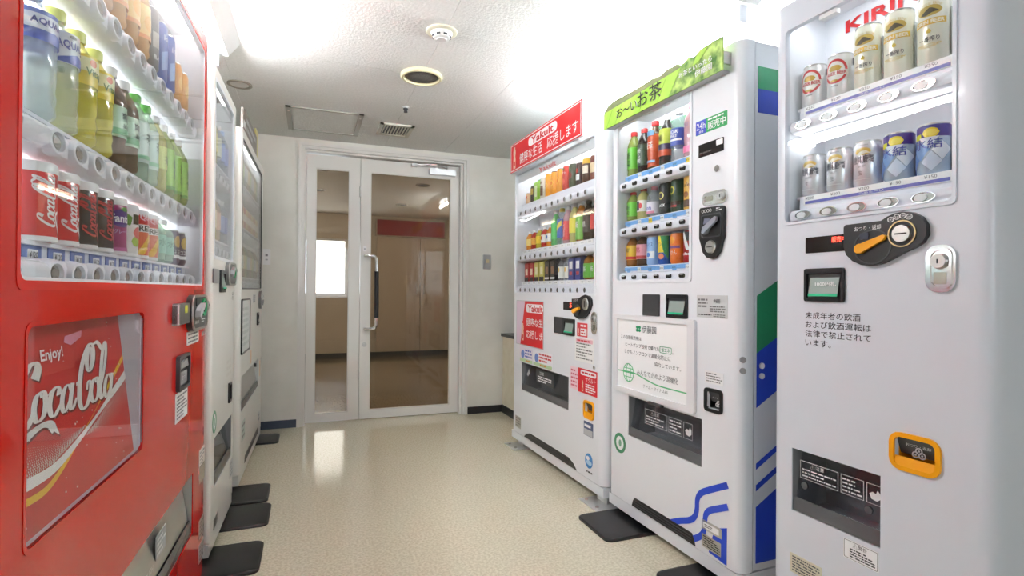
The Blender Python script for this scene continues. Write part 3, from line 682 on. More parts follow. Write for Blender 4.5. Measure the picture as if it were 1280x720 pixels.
for a, b, c in ((.141, .343, ink(232, 226, 236)), (.35, .612, ink(240, 240, 244))):
    o = sticker(YK, a, b, .556, .646, c, 0)
    slab('sticker_foot', rr(a + .004, b - .004, .558, .578, .002), -.0018, 0, ink(190, 216, 170), o)
    slab('sticker_badge', oval(a + .05, .605, .026, .026), -.0019, 0, ink(110, 140, 205), o)
    print_lines(o, a + .085, b - .012, .585, .64, 3, ink(90, 110, 190) if a < .2 else ink(210, 60, 60), y=-.0018)
    print_lines(o, a + .1, b - .04, .561, .576, 1, ink(230, 140, 40), y=-.0022)
f = chute(YK, .167, .805, .377, .552)
slab('printed_notice', rr(.36, .60, .455, .535, .004), .0150, .0158, DARKG, f)
text('注意', f, .41, .47, .505, .525, WHT, y=.0145); print_lines(f, .385, .57, .462, .50, 3, WHT, y=.0145)
slab('printed_hand', [(.22 + a * .05, .47 + b * .05) for a, b in ((0, .2), (.4, 0), (1, .5), (.6, 1), (.4, .6))], .015, .0156, ink(180, 184, 190), f)
screen(YK, .741, .86, .902, .945, '5', (.815, .835, .915, .938))
cu = MB().prism([(.855, .962), (.855, .93), (.86, .895), (.885, .872), (.925, .862), (.965, .865), (1.00, .88), (1.03, .905), (1.048, .935), (1.045, .96), (1.025, .977), (.99, .984), (.955, .975), (.925, .964)], -.012, .001).build('coin_unit', BLACK, YK)
MB().cyl((.92, -.012, .905), (.92, -.02, .905), .028, n=16).build('lever_dial', DARKG, cu)
MB().prism([(.885, .897), (.895, .889), (.91, .892), (.955, .912), (.952, .922), (.905, .912), (.888, .908)], -.03, -.018).build('lever', ORANGE, cu)
MB().cyl((.995, -.012, .938), (.995, -.017, .938), .031, .027, n=20).build('slot_ring', STEEL, cu)
slab('coin_slot', rr(.992, .998, .922, .954, .002), -.018, -.016, BLACK, cu)
text('おつり', cu, .875, .92, .948, .960, WHT, y=-.0126)
slab('bill_cover', rr(.636, .742, .772, .860, .004), -.006, .001, DARKG, YK)
bill_unit(YK, .753, .871, .770, .857)
o = sticker(YK, .894, .998, .774, .842, ink(216, 60, 70)); slab('sticker_patch', rr(.93, .992, .78, .815, .002), -.0018, 0, WHT, o); print_lines(o, .93, .99, .82, .838, 1, WHT, y=-.0018); print_lines(o, .936, .988, .784, .812, 2, RED, y=-.0024); small_bottle(o, .91, .78, .04, -.0022)
turn_lock(YK, 1.042, 1.098, .796, .902)
sticker(YK, .873, 1.059, .650, .770, ink(240, 240, 238), 7); sticker(YK, .885, 1.05, .745, .764, ink(236, 190, 200), 1, RED, y=-.002)
MB().cyl((1.069, 0, .637), (1.069, -.005, .637), .009, n=12).build('key_lock', CHROME, YK)
sticker(YK, .827, .909, .501, .615, ink(244, 214, 222), 5, ink(215, 110, 130))
o = sticker(YK, .909, 1.094, .497, .617, ink(212, 38, 48)); slab('sticker_bubble', rr(.935, 1.085, .585, .61, .01), -.0018, 0, WHT, o); text('ヤクルト', o, .985, 1.08, .556, .58, WHT, y=-.0022, bold=.02)
print_lines(o, .985, 1.08, .505, .55, 4, WHT, y=-.0018); small_bottle(o, .955, .505, .06, -.002); print_lines(o, .945, 1.075, .59, .606, 1, RED, y=-.0024)
cup(YK, .969, 1.069, .380, .468, ORANGE, ORANGE)
o = sticker(YK, .970, 1.058, .296, .364, ink(84, 98, 132), 2, WHT); slab('sticker_patch', rr(.973, 1.055, .298, .328, .001), -.0018, 0, LGR, o)
o = slab('round_sticker', oval(1.02, .178, .036, .036, 22), -.0012, 0, ink(76, 150, 214), YK); slab('sticker_swirl', oval(1.024, .17, .026, .012, 14), -.002, 0, ink(180, 215, 240), o); slab('sticker_core', oval(1.012, .19, .016, .010, 12), -.002, 0, WHT, o)
print_lines(YK, 1.0, 1.06, .118, .132, 1, BLK, y=-.0012)
sticker(YK, .076, .166, .125, .197, STEEL, 4, GREYP, name='rating_plate')
vent(YK, .219, .90, .094, .135, .09)
for x in (.02, 1.02):
    o = MB().box(x, x + .17, -.055, .10, 0, .006).build('anchor_plate', ALU, YK)
    MB().box(x + .03, x + .12, .03, .06, .006, .045).build('anchor_bracket', ALU, o)
    for dx in (.03, .13): MB().cyl((x + dx, -.03, .006), (x + dx, -.03, .013), .009, n=6).build('anchor_bolt', STEEL, o)

# ================================================================== middle right: machine with the green topper
ix = lerp(.102, .491, 6)
IT = machine('vending_machine', 'white vending machine with a green tea leaf topper, middle of the right row', (1.2938, 2.1602), RZR, .79, 1.83, .084,
             [(.06, .548, 1.046, 1.74), (.157, .613, .379, .550), (.640, .703, .598, .656)], r=.035, dep=.055)
display(IT, .06, .548, 1.046, 1.74, frame=WHITE)
ITR = [(1.063, 1.112), (1.265, 1.316), (1.468, 1.518)]
SKY = ink(120, 176, 232)
for q, (zb, zs) in enumerate(ITR):
    o = rail(IT, .064, .544, zb, zs, ix, 'dark', .021)
    MB().box(.07, .54, .035, .0375, zs - .020, zs - .004).build('price_strip', SKY, o)
    for k, x in enumerate(ix): card('price_card', x - .012, x + .012, zs - .026, zs - .006, ink(250, 220, 70) if (q, k) in ((2, 5), (1, 2)) else (WHT if k % 2 else SKY), o, y=.0345)
    for k, x in enumerate(ix): text('¥%d' % (100 + 20 * ((k + q) % 4)), o, x - .010, x + .010, zs - .019, zs - .011, BLK, y=.0335, name='price')
MB().box(.062, .546, .155, .168, 1.64, 1.738).build('display_backing', ink(86, 150, 110), IT)
# topper: board with leafy upper edge
random.seed(3)
tp = empty('topper', (0, 0, 0), 0, IT)
low = [(.010, 1.738), (.745, 1.736)]
edge = [(.745, 1.845)] + [(.745 - .705 * i / 34, (1.845 - .018 * min(1, i / 10.)) + .016 * random.random()) for i in range(1, 34)] + [(.02, 1.822), (.010, 1.816)]
MB().prism(low + edge, -.040, -.034).build('leaf_photo', noise_mat('leaf_photo_print', srgb(70, 120, 40), srgb(196, 226, 120), 26., .4, detail=2.), tp)
slab('light_panel', [(.010, 1.738), (.47, 1.738), (.535, 1.822), (.02, 1.812), (.010, 1.806)], -.0412, -.0395, noise_mat('lime_print', srgb(150, 205, 60), srgb(182, 226, 92), 9., .4), tp)
me = MB().prism([(0, 0), (.003, 0), (.052, .07), (.049, .07)], -.0416, -.041).mesh('leaf_vein', ink(120, 180, 50))
for x in (.03, .10, .28, .40): link('leaf_vein', me, tp).location = (x, 0, 1.74)
slab('hill_edge', [(.02, 1.812), (.535, 1.822)] + [(.535 - .51 * i / 24, 1.834 + .012 * random.random()) for i in range(1, 24)] + [(.02, 1.816)], -.0418, -.040, ink(132, 140, 96), tp)
for dx, dz, mt, yy, bd in ((0, 0, WHT, -.0424, .07), (0, 0, ink(40, 46, 30), -.0430, .02)):
    text('お〜い', tp, .115 - bd * .05, .265 + bd * .05, 1.757, 1.799, mt, y=yy, bold=bd); text('お茶', tp, .27, .43, 1.752, 1.818, mt, y=yy, bold=bd)
for mt, yy, bd in ((ink(70, 110, 40), -.0424, .05), (WHT, -.043, .015)):
    text('お茶といったら', tp, .53, .70, 1.783, 1.803, mt, y=yy, bold=bd); text('伊藤園', tp, .615, .70, 1.755, 1.778, mt, y=yy, bold=bd + .01)
slab('tea_leaf', [(.60, 1.80), (.635, 1.806), (.665, 1.828), (.68, 1.842), (.645, 1.838), (.62, 1.826)], -.0422, -.041, ink(170, 212, 80), tp)
for x in (.015, .74): MB().box(x - .004, x + .004, -.036, 0, 1.76, 1.80).build('topper_bracket', STEEL, tp)
MB().box(.02, .735, -.036, .0, 1.738, 1.741).build('topper_shelf', LGR, tp)
o = sticker(IT, .574, .727, 1.564, 1.614, ink(40, 160, 84)); slab('sticker_patch', rr(.575, .628, 1.565, 1.613, .001), -.0018, 0, ink(64, 78, 190), o)
text('24h', o, .580, .624, 1.582, 1.606, WHT, y=-.0024); text('販売中', o, .636, .721, 1.570, 1.598, WHT, y=-.0018, bold=.03); print_lines(o, .636, .72, 1.601, 1.611, 1, WHT); text('稼働', o, .592, .614, 1.568, 1.578, WHT, y=-.0024)
o = screen(IT, .590, .712, 1.481, 1.527); slab('screen_label', rr(.678, .709, 1.505, 1.524, .002), -.0026, 0, WHT, o); print_lines(o, .597, .655, 1.49, 1.50, 1, ink(70, 60, 60), y=-.0024)
MB().cyl((.685, 0, 1.425), (.685, -.006, 1.425), .012, n=14).build('key_lock', CHROME, IT)
turn_lock(IT, .614, .732, 1.303, 1.350, True)
cu = slab('coin_unit', [(.607, 1.19), (.615, 1.17), (.625, 1.14), (.645, 1.121), (.665, 1.116), (.687, 1.121), (.706, 1.14), (.715, 1.17), (.724, 1.19), (.724, 1.285), (.718, 1.293), (.613, 1.298), (.607, 1.292)], -.012, .001, BLACK, IT)
MB().ring(rr(.616, .715, 1.19, 1.272, .012), rr(.620, .711, 1.194, 1.268, .010), -.0135, -.011).build('lever_rim', DARKG, cu)
MB().cyl((.645, -.012, 1.215), (.645, -.022, 1.215), .014, n=14).build('lever_hub', GREYP, cu)
MB().prism([(.635, 1.207), (.645, 1.203), (.704, 1.243), (.706, 1.256), (.698, 1.258), (.64, 1.226)], -.028, -.018).build('lever', mat('lever_grey', (.30, .32, .38), .3), cu)
MB().prism([(.630, 1.238), (.652, 1.243), (.672, 1.238), (.66, 1.256), (.635, 1.258)], -.0145, -.012).build('lever_shade', mat('lever_blue', (.16, .19, .27), .4), cu)
MB().cyl((.665, -.012, 1.157), (.665, -.018, 1.157), .024, .021, n=18).build('slot_ring', STEEL, cu)
slab('coin_slot', rr(.652, .678, 1.1555, 1.1585, .001), -.019, -.017, BLACK, cu)
for k in range(4): MB().ring(oval(.625 + .0125 * k, 1.284, .0058, .0058, 12), oval(.625 + .0125 * k, 1.284, .0044, .0044, 12), -.0126, -.0118).build('coin_mark', WHT, cu)
print_lines(cu, .69, .716, 1.277, 1.29, 2, WHT, y=-.0126)
slab('bill_cover', rr(.264, .372, .903, .990, .005), -.006, .001, DARKG, IT)
bill_unit(IT, .417, .537, .902, .991)
o = sticker(IT, .585, .734, .911, .990, ink(205, 207, 207), 0, name='rating_card'); print_lines(o, .592, .64, .945, .98, 3, GRY); text('伊藤園', o, .668, .70, .962, .977, BLK); print_lines(o, .65, .728, .93, .955, 3, GRY); print_lines(o, .592, .66, .918, .925, 1, BLK); print_lines(o, .668, .73, .914, .926, 2, GRY)
pn = MB().ring(rr(.052, .585, .560, .900, .012), rr(.082, .546, .584, .880, .003), -.012, .001).build('poster_frame', mat('pale_grey_frame', (.78, .78, .80), .35), IT)
MB().box(.08, .548, -.004, .001, .582, .882).build('poster', ink(247, 248, 248), pn)
for a, b in ((.225, .838), (.242, .838), (.225, .851), (.242, .851)): slab('clover_leaf', oval(a, b, .0085, .0065, 12), -.0048, -.003, GREEN, pn)
text('伊藤園', pn, .262, .355, .830, .860, GREYTXT, y=-.0048, bold=.005)
text('この自動販売機は', pn, .105, .255, .795, .812, GREYTXT, y=-.0048)
text('ヒートポンプ技術で優れた', pn, .14, .375, .764, .782, GREYTXT, y=-.0048)
MB().ring(rr(.378, .45, .760, .786, .004), rr(.380, .448, .762, .784, .003), -.0048, -.0035).build('green_box', GREEN, pn); text('省エネ', pn, .388, .440, .765, .781, GREEN, y=-.0048, bold=.02); text('。', pn, .455, .461, .762, .767, GREYTXT, y=-.0048)
text('しかもノンフロンで温暖化防止に', pn, .135, .445, .733, .751, GREYTXT, y=-.0048)
text('協力しています。', pn, .345, .505, .703, .720, GREYTXT, y=-.0048)
gl = MB()
for k in (0, 1): gl.ring(oval(.163, .651, .040 if not k else .018, .040, 24), oval(.163, .651, .0365 if not k else .015, .0365 if not k else .037, 24), -.005, -.0038)
gl.box(.125, .201, -.005, -.0038, .6495, .6525); gl.box(.131, .195, -.005, -.0038, .668, .671); gl.box(.131, .195, -.005, -.0038, .631, .634); gl.build('printed_globe', ink(96, 190, 130), pn)
v, fc = stroke([(.084, .652), (.2, .655), (.3, .638), (.38, .628), (.544, .628)], .005, .005, 6, 0.); MB().add([(x, -.0051, z) for x, z in v], fc).build('printed_line', ink(96, 190, 130), pn)
text('みんなで止めよう温暖化', pn, .225, .49, .651, .675, GRY, y=-.0048); text('チーム・マイナス6%', pn, .27, .43, .604, .618, GRY, y=-.0048)
MB().box(.32, .40, -.02, 0, .548, .558).build('flap_catch', DARKG, IT)
f = chute(IT, .157, .613, .379, .550); flap_print(f, .26, .55, .455, .515, .0125)
sticker(IT, .628, .716, .684, .726, ink(238, 238, 238), 4)
def leg1(o): text('おつり・返却', o, .652, .705, .632, .642, WHT, y=.0125); three_coins(o, .678, .615, .007, WHT, .0135)
cup(IT, .628, .715, .586, .668, BLACK, None, .014, legend=leg1)
o = MB().ring(oval(.095, .329, .044, .044, 26), oval(.095, .329, .030, .030, 26), -.0015, .001).build('round_sticker', ink(70, 140, 100), IT); slab('sticker_core', oval(.095, .329, .030, .030, 20), -.001, .001, WHT, o); slab('sticker_mark', oval(.097, .329, .010, .016, 12), -.0018, 0, ink(120, 170, 140), o)
vent(IT, .19, .585, .088, .128, .02)
def ribbon(P, w):
    v, fc = stroke(P, w, w, 6, 0.); return MB().add([(x, -.0012, z) for x, z in v], fc)
ribbon([(.43, .110), (.50, .146), (.55, .168), (.578, .19), (.591, .22), (.594, .26), (.612, .288), (.65, .312), (.739, .359)], .022).build('blue_stripe', BLUE, IT)
ribbon([(.555, .100), (.595, .124), (.622, .150), (.632, .185), (.636, .22), (.655, .243), (.69, .262), (.740, .287)], .022).build('blue_stripe', BLUE, IT)
slab('blue_field', [(.652, .098), (.735, .090), (.736, .215), (.70, .20), (.672, .165), (.66, .13)], -.001, .0005, BLUE, IT)
o = sticker(IT, .617, .713, .167, .201, STEEL, 0, name='rating_plate'); card('plate_label', .624, .700, .174, .194, WHT, o, y=-.002); print_lines(o, .632, .69, .178, .19, 2, GRY, y=-.0026)
o = sticker(IT, .617, .710, .106, .152, STEEL, 5, BLK, name='rating_plate')
for z in (.781, .745):
    MB().cyl((.79 - .005, .014, z), (.79 + .002, .010, z), .010, n=14).build('edge_button', GREYP, IT)
# coloured sheets on the near side
def side_sheet(root, W, pts, mt, name='side_panel'):
    v = [(W - .006 + .0012, y, z) for y, z in pts]; n = len(v)
    return MB().add(v + [(W - .0065, y, z) for y, z in pts], [list(range(n)), list(range(2 * n - 1, n - 1, -1))] + [(i, n + i, n + (i + 1) % n, (i + 1) % n) for i in range(n)]).build(name, mt, root)
Y0, Y1 = .075, .70
sl = lambda z, y: z + (y - Y0) * .57
side_sheet(IT, .79, [(Y0, 1.676), (Y1, 1.676), (Y1, 1.751), (Y0, 1.751)], GREEN); side_sheet(IT, .79, [(Y0, 1.597), (Y1, 1.597), (Y1, 1.676), (Y0, 1.676)], ink(52, 78, 190))
side_sheet(IT, .79, [(Y0, .80), (Y1, sl(.80, Y1)), (Y1, sl(.99, Y1)), (Y0, .99)], GREEN); side_sheet(IT, .79, [(Y0, .62), (Y1, sl(.62, Y1)), (Y1, sl(.80, Y1)), (Y0, .80)], BLUE)
for z in (.416, .345): side_sheet(IT, .79, [(Y0, z), (Y1, sl(z, Y1)), (Y1, sl(z + .02, Y1)), (Y0, z + .02)], BLUE, 'side_stripe')
side_sheet(IT, .79, [(Y0, .107), (Y1, .107), (Y1, sl(.292, Y1)), (Y0, .292)], BLUE)
for z in (.758, .724): MB().cyl((.784, .095, z), (.790, .095, z), .010, n=14).build('side_rivet', WHT, IT)

# ================================================================== near right: beer machine
kx = lerp(.098, .417, 5)
KM = mat('pale_grey_enamel', (.71, .74, .805), .3, coat=.1)
KR = machine('vending_machine', 'pale grey beer vending machine with ten cans, nearest of the right row', (1.3113, 1.2454), RZR, .56, 1.85, .10,
             [(.042, .486, 1.202, 1.775), (.072, .327, .373, .552), (.362, .450, .595, .660)], KM, r=.032, dep=.055)
display(KR, .042, .486, 1.202, 1.775, frame=KM, fw=.004, ztop=1.835)
KRR = [(1.224, 1.282), (1.485, 1.543)]
for q, (zb, zs) in enumerate(KRR):
    o = rail(KR, .052, .478, zb, zs, kx, 'chrome', .018)
    MB().box(.078, .464, .034, .0375, zs - .026, zs - .001).build('price_strip', WHT, o)
    MB().box(.084, .458, .033, .0345, zs - .024, zs - .016).build('blue_band', ink(72, 76, 168), o)
    for x, s in zip(kx, (['¥200'] * 3 + ['¥150', '¥150'], ['¥230'] * 2 + ['¥350'] * 3)[q]): text(s, o, x - .014, x + .014, zs - .012, zs - .004, GREYTXT, y=.0335, name='price')
    text('つめた〜い', o, .245, .31, zs - .0235, zs - .0165, WHT, y=.0325)
    MB().box(.474, .480, .02, .045, zb - .012, zb - .002).build('rail_clip', BLACK, o)
for z0, s in ((1.432, 1), (1.70, 0)):
    if s: MB().tube([(.05, .11, z0 + .015), (.052, .05, z0 + .004), (.075, .035, z0), (.20, .034, z0 + .002), (.34, .036, z0 + .006), (.44, .045, z0 + .014), (.478, .11, z0 + .02)], .0055, 8).build('display_lamp', LAMP2, KR)
text('KIRIN', KR, .107, .315, 1.770, 1.806, ink(212, 30, 36), y=.1665, bold=.03)
MB().box(.15, .20, .004, .02, 1.758, 1.770).build('lamp_clip', WHT, KR)
screen(KR, .115, .239, 1.112, 1.156, '販売中', (.196, .236, 1.136, 1.152))
cpts = [(.238, 1.172), (.243, 1.178), (.335, 1.178), (.348, 1.186), (.366, 1.192), (.385, 1.194), (.405, 1.190), (.424, 1.178), (.436, 1.158), (.437, 1.136), (.428, 1.118), (.41, 1.107), (.385, 1.097), (.36, 1.084), (.335, 1.073), (.31, 1.069), (.285, 1.072), (.262, 1.083), (.245, 1.10), (.238, 1.12)]
cu = slab('coin_unit', cpts[::-1], -.014, .001, BLACK, KR)
MB().ring(oval(.313, 1.116, .047, .043, 28), oval(.313, 1.116, .044, .040, 28), -.0155, -.013).build('lever_rim', DARKG, cu)
MB().prism([(.272, 1.108), (.279, 1.101), (.291, 1.103), (.346, 1.131), (.351, 1.140), (.344, 1.143), (.287, 1.125), (.274, 1.120)], -.023, -.015).build('lever', ORANGE, cu)
MB().cyl((.284, -.014, 1.113), (.284, -.020, 1.113), .013, n=14).build('lever_hub', ORANGE, cu)
MB().prism(rr(.283, .305, 1.136, 1.152, .001), -.0165, -.014).build('lever_shade', mat('lever_navy', (.03, .035, .06), .3), cu)
MB().ring(oval(.384, 1.142, .032, .032, 26), oval(.384, 1.142, .029, .029, 26), -.0165, -.013).build('slot_rim', mat('brass_ring', (.62, .45, .22), .3, .7), cu)
MB().cyl((.384, -.014, 1.142), (.384, -.02, 1.142), .022, .020, n=22).build('slot_ring', STEEL, cu)
slab('coin_slot', rr(.370, .398, 1.140, 1.1435, .001), -.021, -.019, BLACK, cu)
text('おつり・返却', cu, .268, .335, 1.158, 1.170, WHT, y=-.0148, bold=.02)
for k, (x, z) in enumerate(((.358, 1.178), (.372, 1.183), (.386, 1.184), (.400, 1.180))): MB().ring(oval(x, z, .0075, .0065, 14), oval(x, z, .0062, .0052, 14), -.0148, -.0138).build('coin_mark', WHT, cu); text(('10', '50', '100', '500')[k], cu, x - .0048, x + .0048, z - .002, z + .002, WHT, y=-.0148)
bill_unit(KR, .115, .233, .977, 1.068, '1000円札')
for k, (s, w) in enumerate((('未成年者の飲酒', .160), ('および飲酒運転は', .187), ('法律で禁止されて', .187), ('います。', .078))):
    text(s, KR, .115, .115 + w, .9285 - k * .0255, .9475 - k * .0255, BLK, y=-.0006)
turn_lock(KR, .430, .491, 1.004, 1.110)
def leg2(o): text('おつり・返却', o, .38, .435, .640, .648, LGR, y=.009); three_coins(o, .408, .628, .008, LGR, .0105)
cup(KR, .350, .462, .583, .672, ORANGE, ORANGE, .026, legend=leg2)
f = chute(KR, .072, .327, .373, .552); flap_print(f, .088, .322, .470, .520, .0145)
for x in (.105, .29): MB().cyl((x, .016, .452), (x, .010, .452), .010, n=14).build('flap_hinge', mat('hinge_dark', (.10, .10, .11), .2), f)
o = sticker(KR, .232, .324, .312, .362, ink(246, 247, 248)); MB().ring(rr(.234, .322, .314, .360, .003), rr(.235, .321, .315, .359, .003), -.0019, -.001).build('sticker_line', GRY, o)
text('⚠警告', o, .258, .295, .346, .357, BLK, y=-.0019); print_lines(o, .25, .316, .318, .343, 4, GREYTXT, y=-.0019)
o = sticker(KR, .068, .170, .195, .250, ink(214, 210, 188), 6, GREYTXT, name='rating_plate')

# ================================================================== near left: red machine
rx = lerp(.234, 1.146, 12)
RM = machine('vending_machine', 'large glossy red vending machine with lit drinks window, nearest on the left', (-.3552, .7963), RZL, 1.31, 1.85, .075,
             [(.080, 1.25, 1.003, 1.795), (.106, .612, .643, .947), (.15, 1.13, .235, .424)], REDP, r=.022)
liner(.078, 1.252, 1.001, 1.835, .012, .18).build('display_box', INNER, RM)
MB().ring(rr(.076, 1.257, .996, 1.802, .014), rr(.085, 1.244, 1.009, 1.789, .014), -.001, .014).build('window_frame', ink(214, 30, 24, .2), RM)
MB().ring(rr(.085, 1.244, 1.009, 1.789, .014), rr(.088, 1.239, 1.014, 1.784, .012), .0005, .014).build('window_seal', WHITE, RM)
MB().box(.082, 1.248, .002, .005, 1.005, 1.793).build('window_glass', GLASS, RM)
MB().cyl((.13, .035, 1.82), (1.21, .035, 1.82), .010, n=10).build('display_lamp', LAMP, RM)
RMR = [(1.022, 1.070), (1.226, 1.262), (1.517, 1.56)]
for q, (zb, zs) in enumerate(RMR):
    xs = rx if q < 2 else rx[2:]
    o = rail(RM, .10, 1.24, zb, zs, xs, 'scoop', .022, tagc=ink(96, 122, 190) if q < 2 else None, tagh=.034 if q == 0 else .030, y0=.022)
    for x in xs if q < 2 else []:
        card('price_label', x - .014, x + .018, zs - .028, zs - .012, WHT, o, y=.0475); text('¥120' if q == 0 else '¥150', o, x - .011, x + .015, zs - .025, zs - .015, BLK, y=.0465, name='price', bold=.02)
    MB().cyl((.112, .026, zb), (.195, .026, zb), .017, n=14).build('rail_end', mat('white_glow_plastic', (.85, .85, .9), .25), o)
    if q: MB().cyl((.11, .10, zb - .034), (1.23, .10, zb - .034), .006, n=8).build('shelf_lamp', LAMP, o)
# poster in its recess, leaning back
liner(.107, .611, .644, .946, .001, .075).build('poster_recess', mat('recess_lilac', (.80, .80, .90), .45), RM)
MB().ring(rr(.100, .618, .637, .953, .018), rr(.107, .611, .644, .946, .014), -.001, .006).build('poster_rim', REDP, RM)
MB().box(.107, .611, .0025, .005, .644, .946).build('poster_glass', GLASS, RM)
PW, PH = .484, .298
po = empty('poster', (.109, .011, .646), 0, RM); po.rotation_euler = (-math.radians(6.3), 0, 0)
MB().box(0, PW, 0, .003, 0, PH).build('sheet', noise_mat('poster_red', srgb(192, 20, 26), srgb(208, 28, 30), 5., .4), po)
MB().add([(.593, .012, .645), (.610, .004, .645), (.610, .004, .945), (.593, .045, .945)], [(0, 1, 2, 3)]).build('recess_side', MATS['recess_lilac'], RM)
v, fc, asp = SCRIPT
def script(parent, x0, x1, z0, z1, mt, y, name='script_lettering', rise=0.):
    P = [(x0 + a * (x1 - x0), y - e, z0 + b * (z1 - z0) + rise * a) for a, b, e in v]
    return MB().add(P, [q for q in fc if min(P[i][0] for i in q) > .001]).build(name, mt, parent)
script(po, -.020, .424, .113, .268, mat('script_shadow', srgb(110, 30, 34), .4), -.0004, 'script_shadow', -.022)
script(po, -.024, .420, .117, .272, ink(236, 234, 230), -.0010, rise=-.022)
text('Enjoy!', po, .128, .205, .234, .258, WHT, y=-.0012, bold=.02)
text('Trademark Regd.', po, .315, .39, .118, .124, ink(225, 190, 190), y=-.0010)
def band(P, wide, mt, name, y):
    a, b = stroke(P, wide, wide, 8, 0.); a = [(min(max(x, 0), PW), z) for x, z in a]
    MB().add([(x, y, z) for x, z in a], b).build(name, mt, po)
wave = [(0, .079, 1.3), (.047, .074, 1.3), (.13, .073, 1.1), (.217, .090, .8), (.311, .115, .5), (.40, .142, 1.), (.466, .162, 1.3), (PW, .168, 1.3)]
band(wave, .013, WHT, 'white_wave', -.0010)
band([(0, .055, 1.2), (.04, .051, 1.2), (.10, .050, 1.1), (.163, .067, .9), (.22, .089, .5), (.30, .122, .1), (.35, .145, .4), (.386, .16, .9), (.45, .19, 1.1), (PW, .206, 1.1)], .009, ink(242, 196, 24), 'yellow_wave', -.0006)
random.seed(11); hd = MB()
for i in range(80):                                         # halftone fizz along the wave
    x = i * PW / 80; wv = [p for p in zip(wave, wave[1:]) if p[0][0] <= x <= p[1][0]][0]; t0 = (x - wv[0][0]) / (wv[1][0] - wv[0][0]); zc = wv[0][1] + (wv[1][1] - wv[0][1]) * t0
    top = .052 - .20 * x if x < .26 else -.045 * min(1, (x - .26) / .12)
    for j in range(12):
        t = j / 11.; z = zc + (.009 if x < .26 else -.009) + top * t; rr_ = .0021 * (1 - t * .7) * random.uniform(.8, 1.1)
        hd.add([(x + a * rr_ + .0016 * (j % 2), -.0009, z + b * rr_) for a, b in ((-1, 0), (0, -1), (1, 0), (0, 1))], [(0, 1, 2, 3)])
tag(hd.build('halftone_fizz', ink(228, 222, 216), po), kind='stuff')
bb = MB()
for k in range(46): bb.prism(oval(random.uniform(.01, .47), random.uniform(.01, .285), *[random.choice((.0008, .0012, .0018))] * 2, 7), -.0011, 0)
tag(bb.build('bubbles', ink(240, 225, 222), po), kind='stuff')
MB().prism([(.215, .262), (.24, .255), (.285, .266), (.29, .277), (.22, .272)], -.0006, 0).build('printed_ice', ink(225, 150, 175), po)
# controls
o = slab('bill_acceptor', rr(.855, .998, .900, .958, .004), -.012, .001, mat('slot_bronze', (.14, .13, .12), .35, .3), RM); MB().box(.855, .866, -.016, 0, .902, .956).build('slot_edge', STEEL, o); slab('slot_mark', rr(.94, .972, .93, .952, .003), -.0126, -.011, ink(200, 205, 50), o)
cu = slab('coin_unit', rr(1.008, 1.230, .872, .980, .04, 6), -.016, .001, mat('coin_bronze', (.07, .068, .065), .3, .3), RM)
MB().ring(rr(1.008, 1.230, .872, .980, .04, 6), rr(1.016, 1.222, .879, .973, .036, 6), -.019, -.015).build('unit_rim', STEEL, cu)
MB().prism([(1.04, .915), (1.055, .908), (1.085, .93), (1.12, .945), (1.115, .955), (1.07, .945), (1.045, .932)], -.032, -.018).build('lever', mat('lever_pale', (.5, .5, .52), .3), cu)
MB().prism(rr(1.06, 1.11, .945, .97, .004), -.0185, -.015).build('lever_shade', BLACK, cu)
MB().ring(oval(1.175, .94, .034, .028, 22), oval(1.175, .94, .024, .020, 22), -.020, -.015).build('slot_ring', ink(40, 170, 110), cu)
slab('coin_slot', rr(1.171, 1.179, .925, .955, .002), -.019, -.015, BLACK, cu)
text('返却', cu, 1.045, 1.10, .892, .902, WHT, y=-.0168, bold=.02); print_lines(cu, 1.14, 1.20, .892, .906, 2, WHT, y=-.0168)
turn_lock(RM, 1.236, 1.290, .868, .976)
sticker(RM, 1.022, 1.184, .830, .870, ink(234, 232, 222), 3, BLK)
sticker(RM, 1.235, 1.275, .842, .856, STEEL, 0)
o = MB().ring(rr(.900, 1.028, .714, .812, .008), rr(.912, 1.016, .724, .804, .004), -.010, .001).build('coin_return', DARKG, RM)
MB().prism(rr(.908, 1.02, .72, .808, .003), -.002, .001).build('slot_back', BLACK, o); slab('slot_plate', rr(.925, 1.005, .73, .765, .004), -.006, -.001, GREYP, o); text('おつり', o, .94, .99, .742, .754, WHT, y=-.0068)
MB().prism([(.915, .775), (1.012, .775), (1.0, .798), (.93, .79)], -.008, -.001).build('slot_hood', ALU, o)
sticker(RM, .897, 1.036, .628, .710, ink(238, 236, 232), 7, GREYTXT)
sticker(RM, 1.216, 1.30, .412, .466, ink(228, 222, 214), 4); sticker(RM, 1.216, 1.30, .355, .410, CHROME, 0, name='metal_badge')
for z in (.170, .090): sticker(RM, 1.224, 1.30, z, z + .062, STEEL, 4, GREYP, name='rating_plate')
f = chute(RM, .15, 1.13, .235, .424, metal=True)
card('flap_label', .79, .88, .31, .37, LGR, f, y=.0145); print_lines(f, .795, .875, .315, .365, 4, WHT, y=.0135)
text('PUSH', f, .70, .76, .30, .318, WHT, y=.0135)

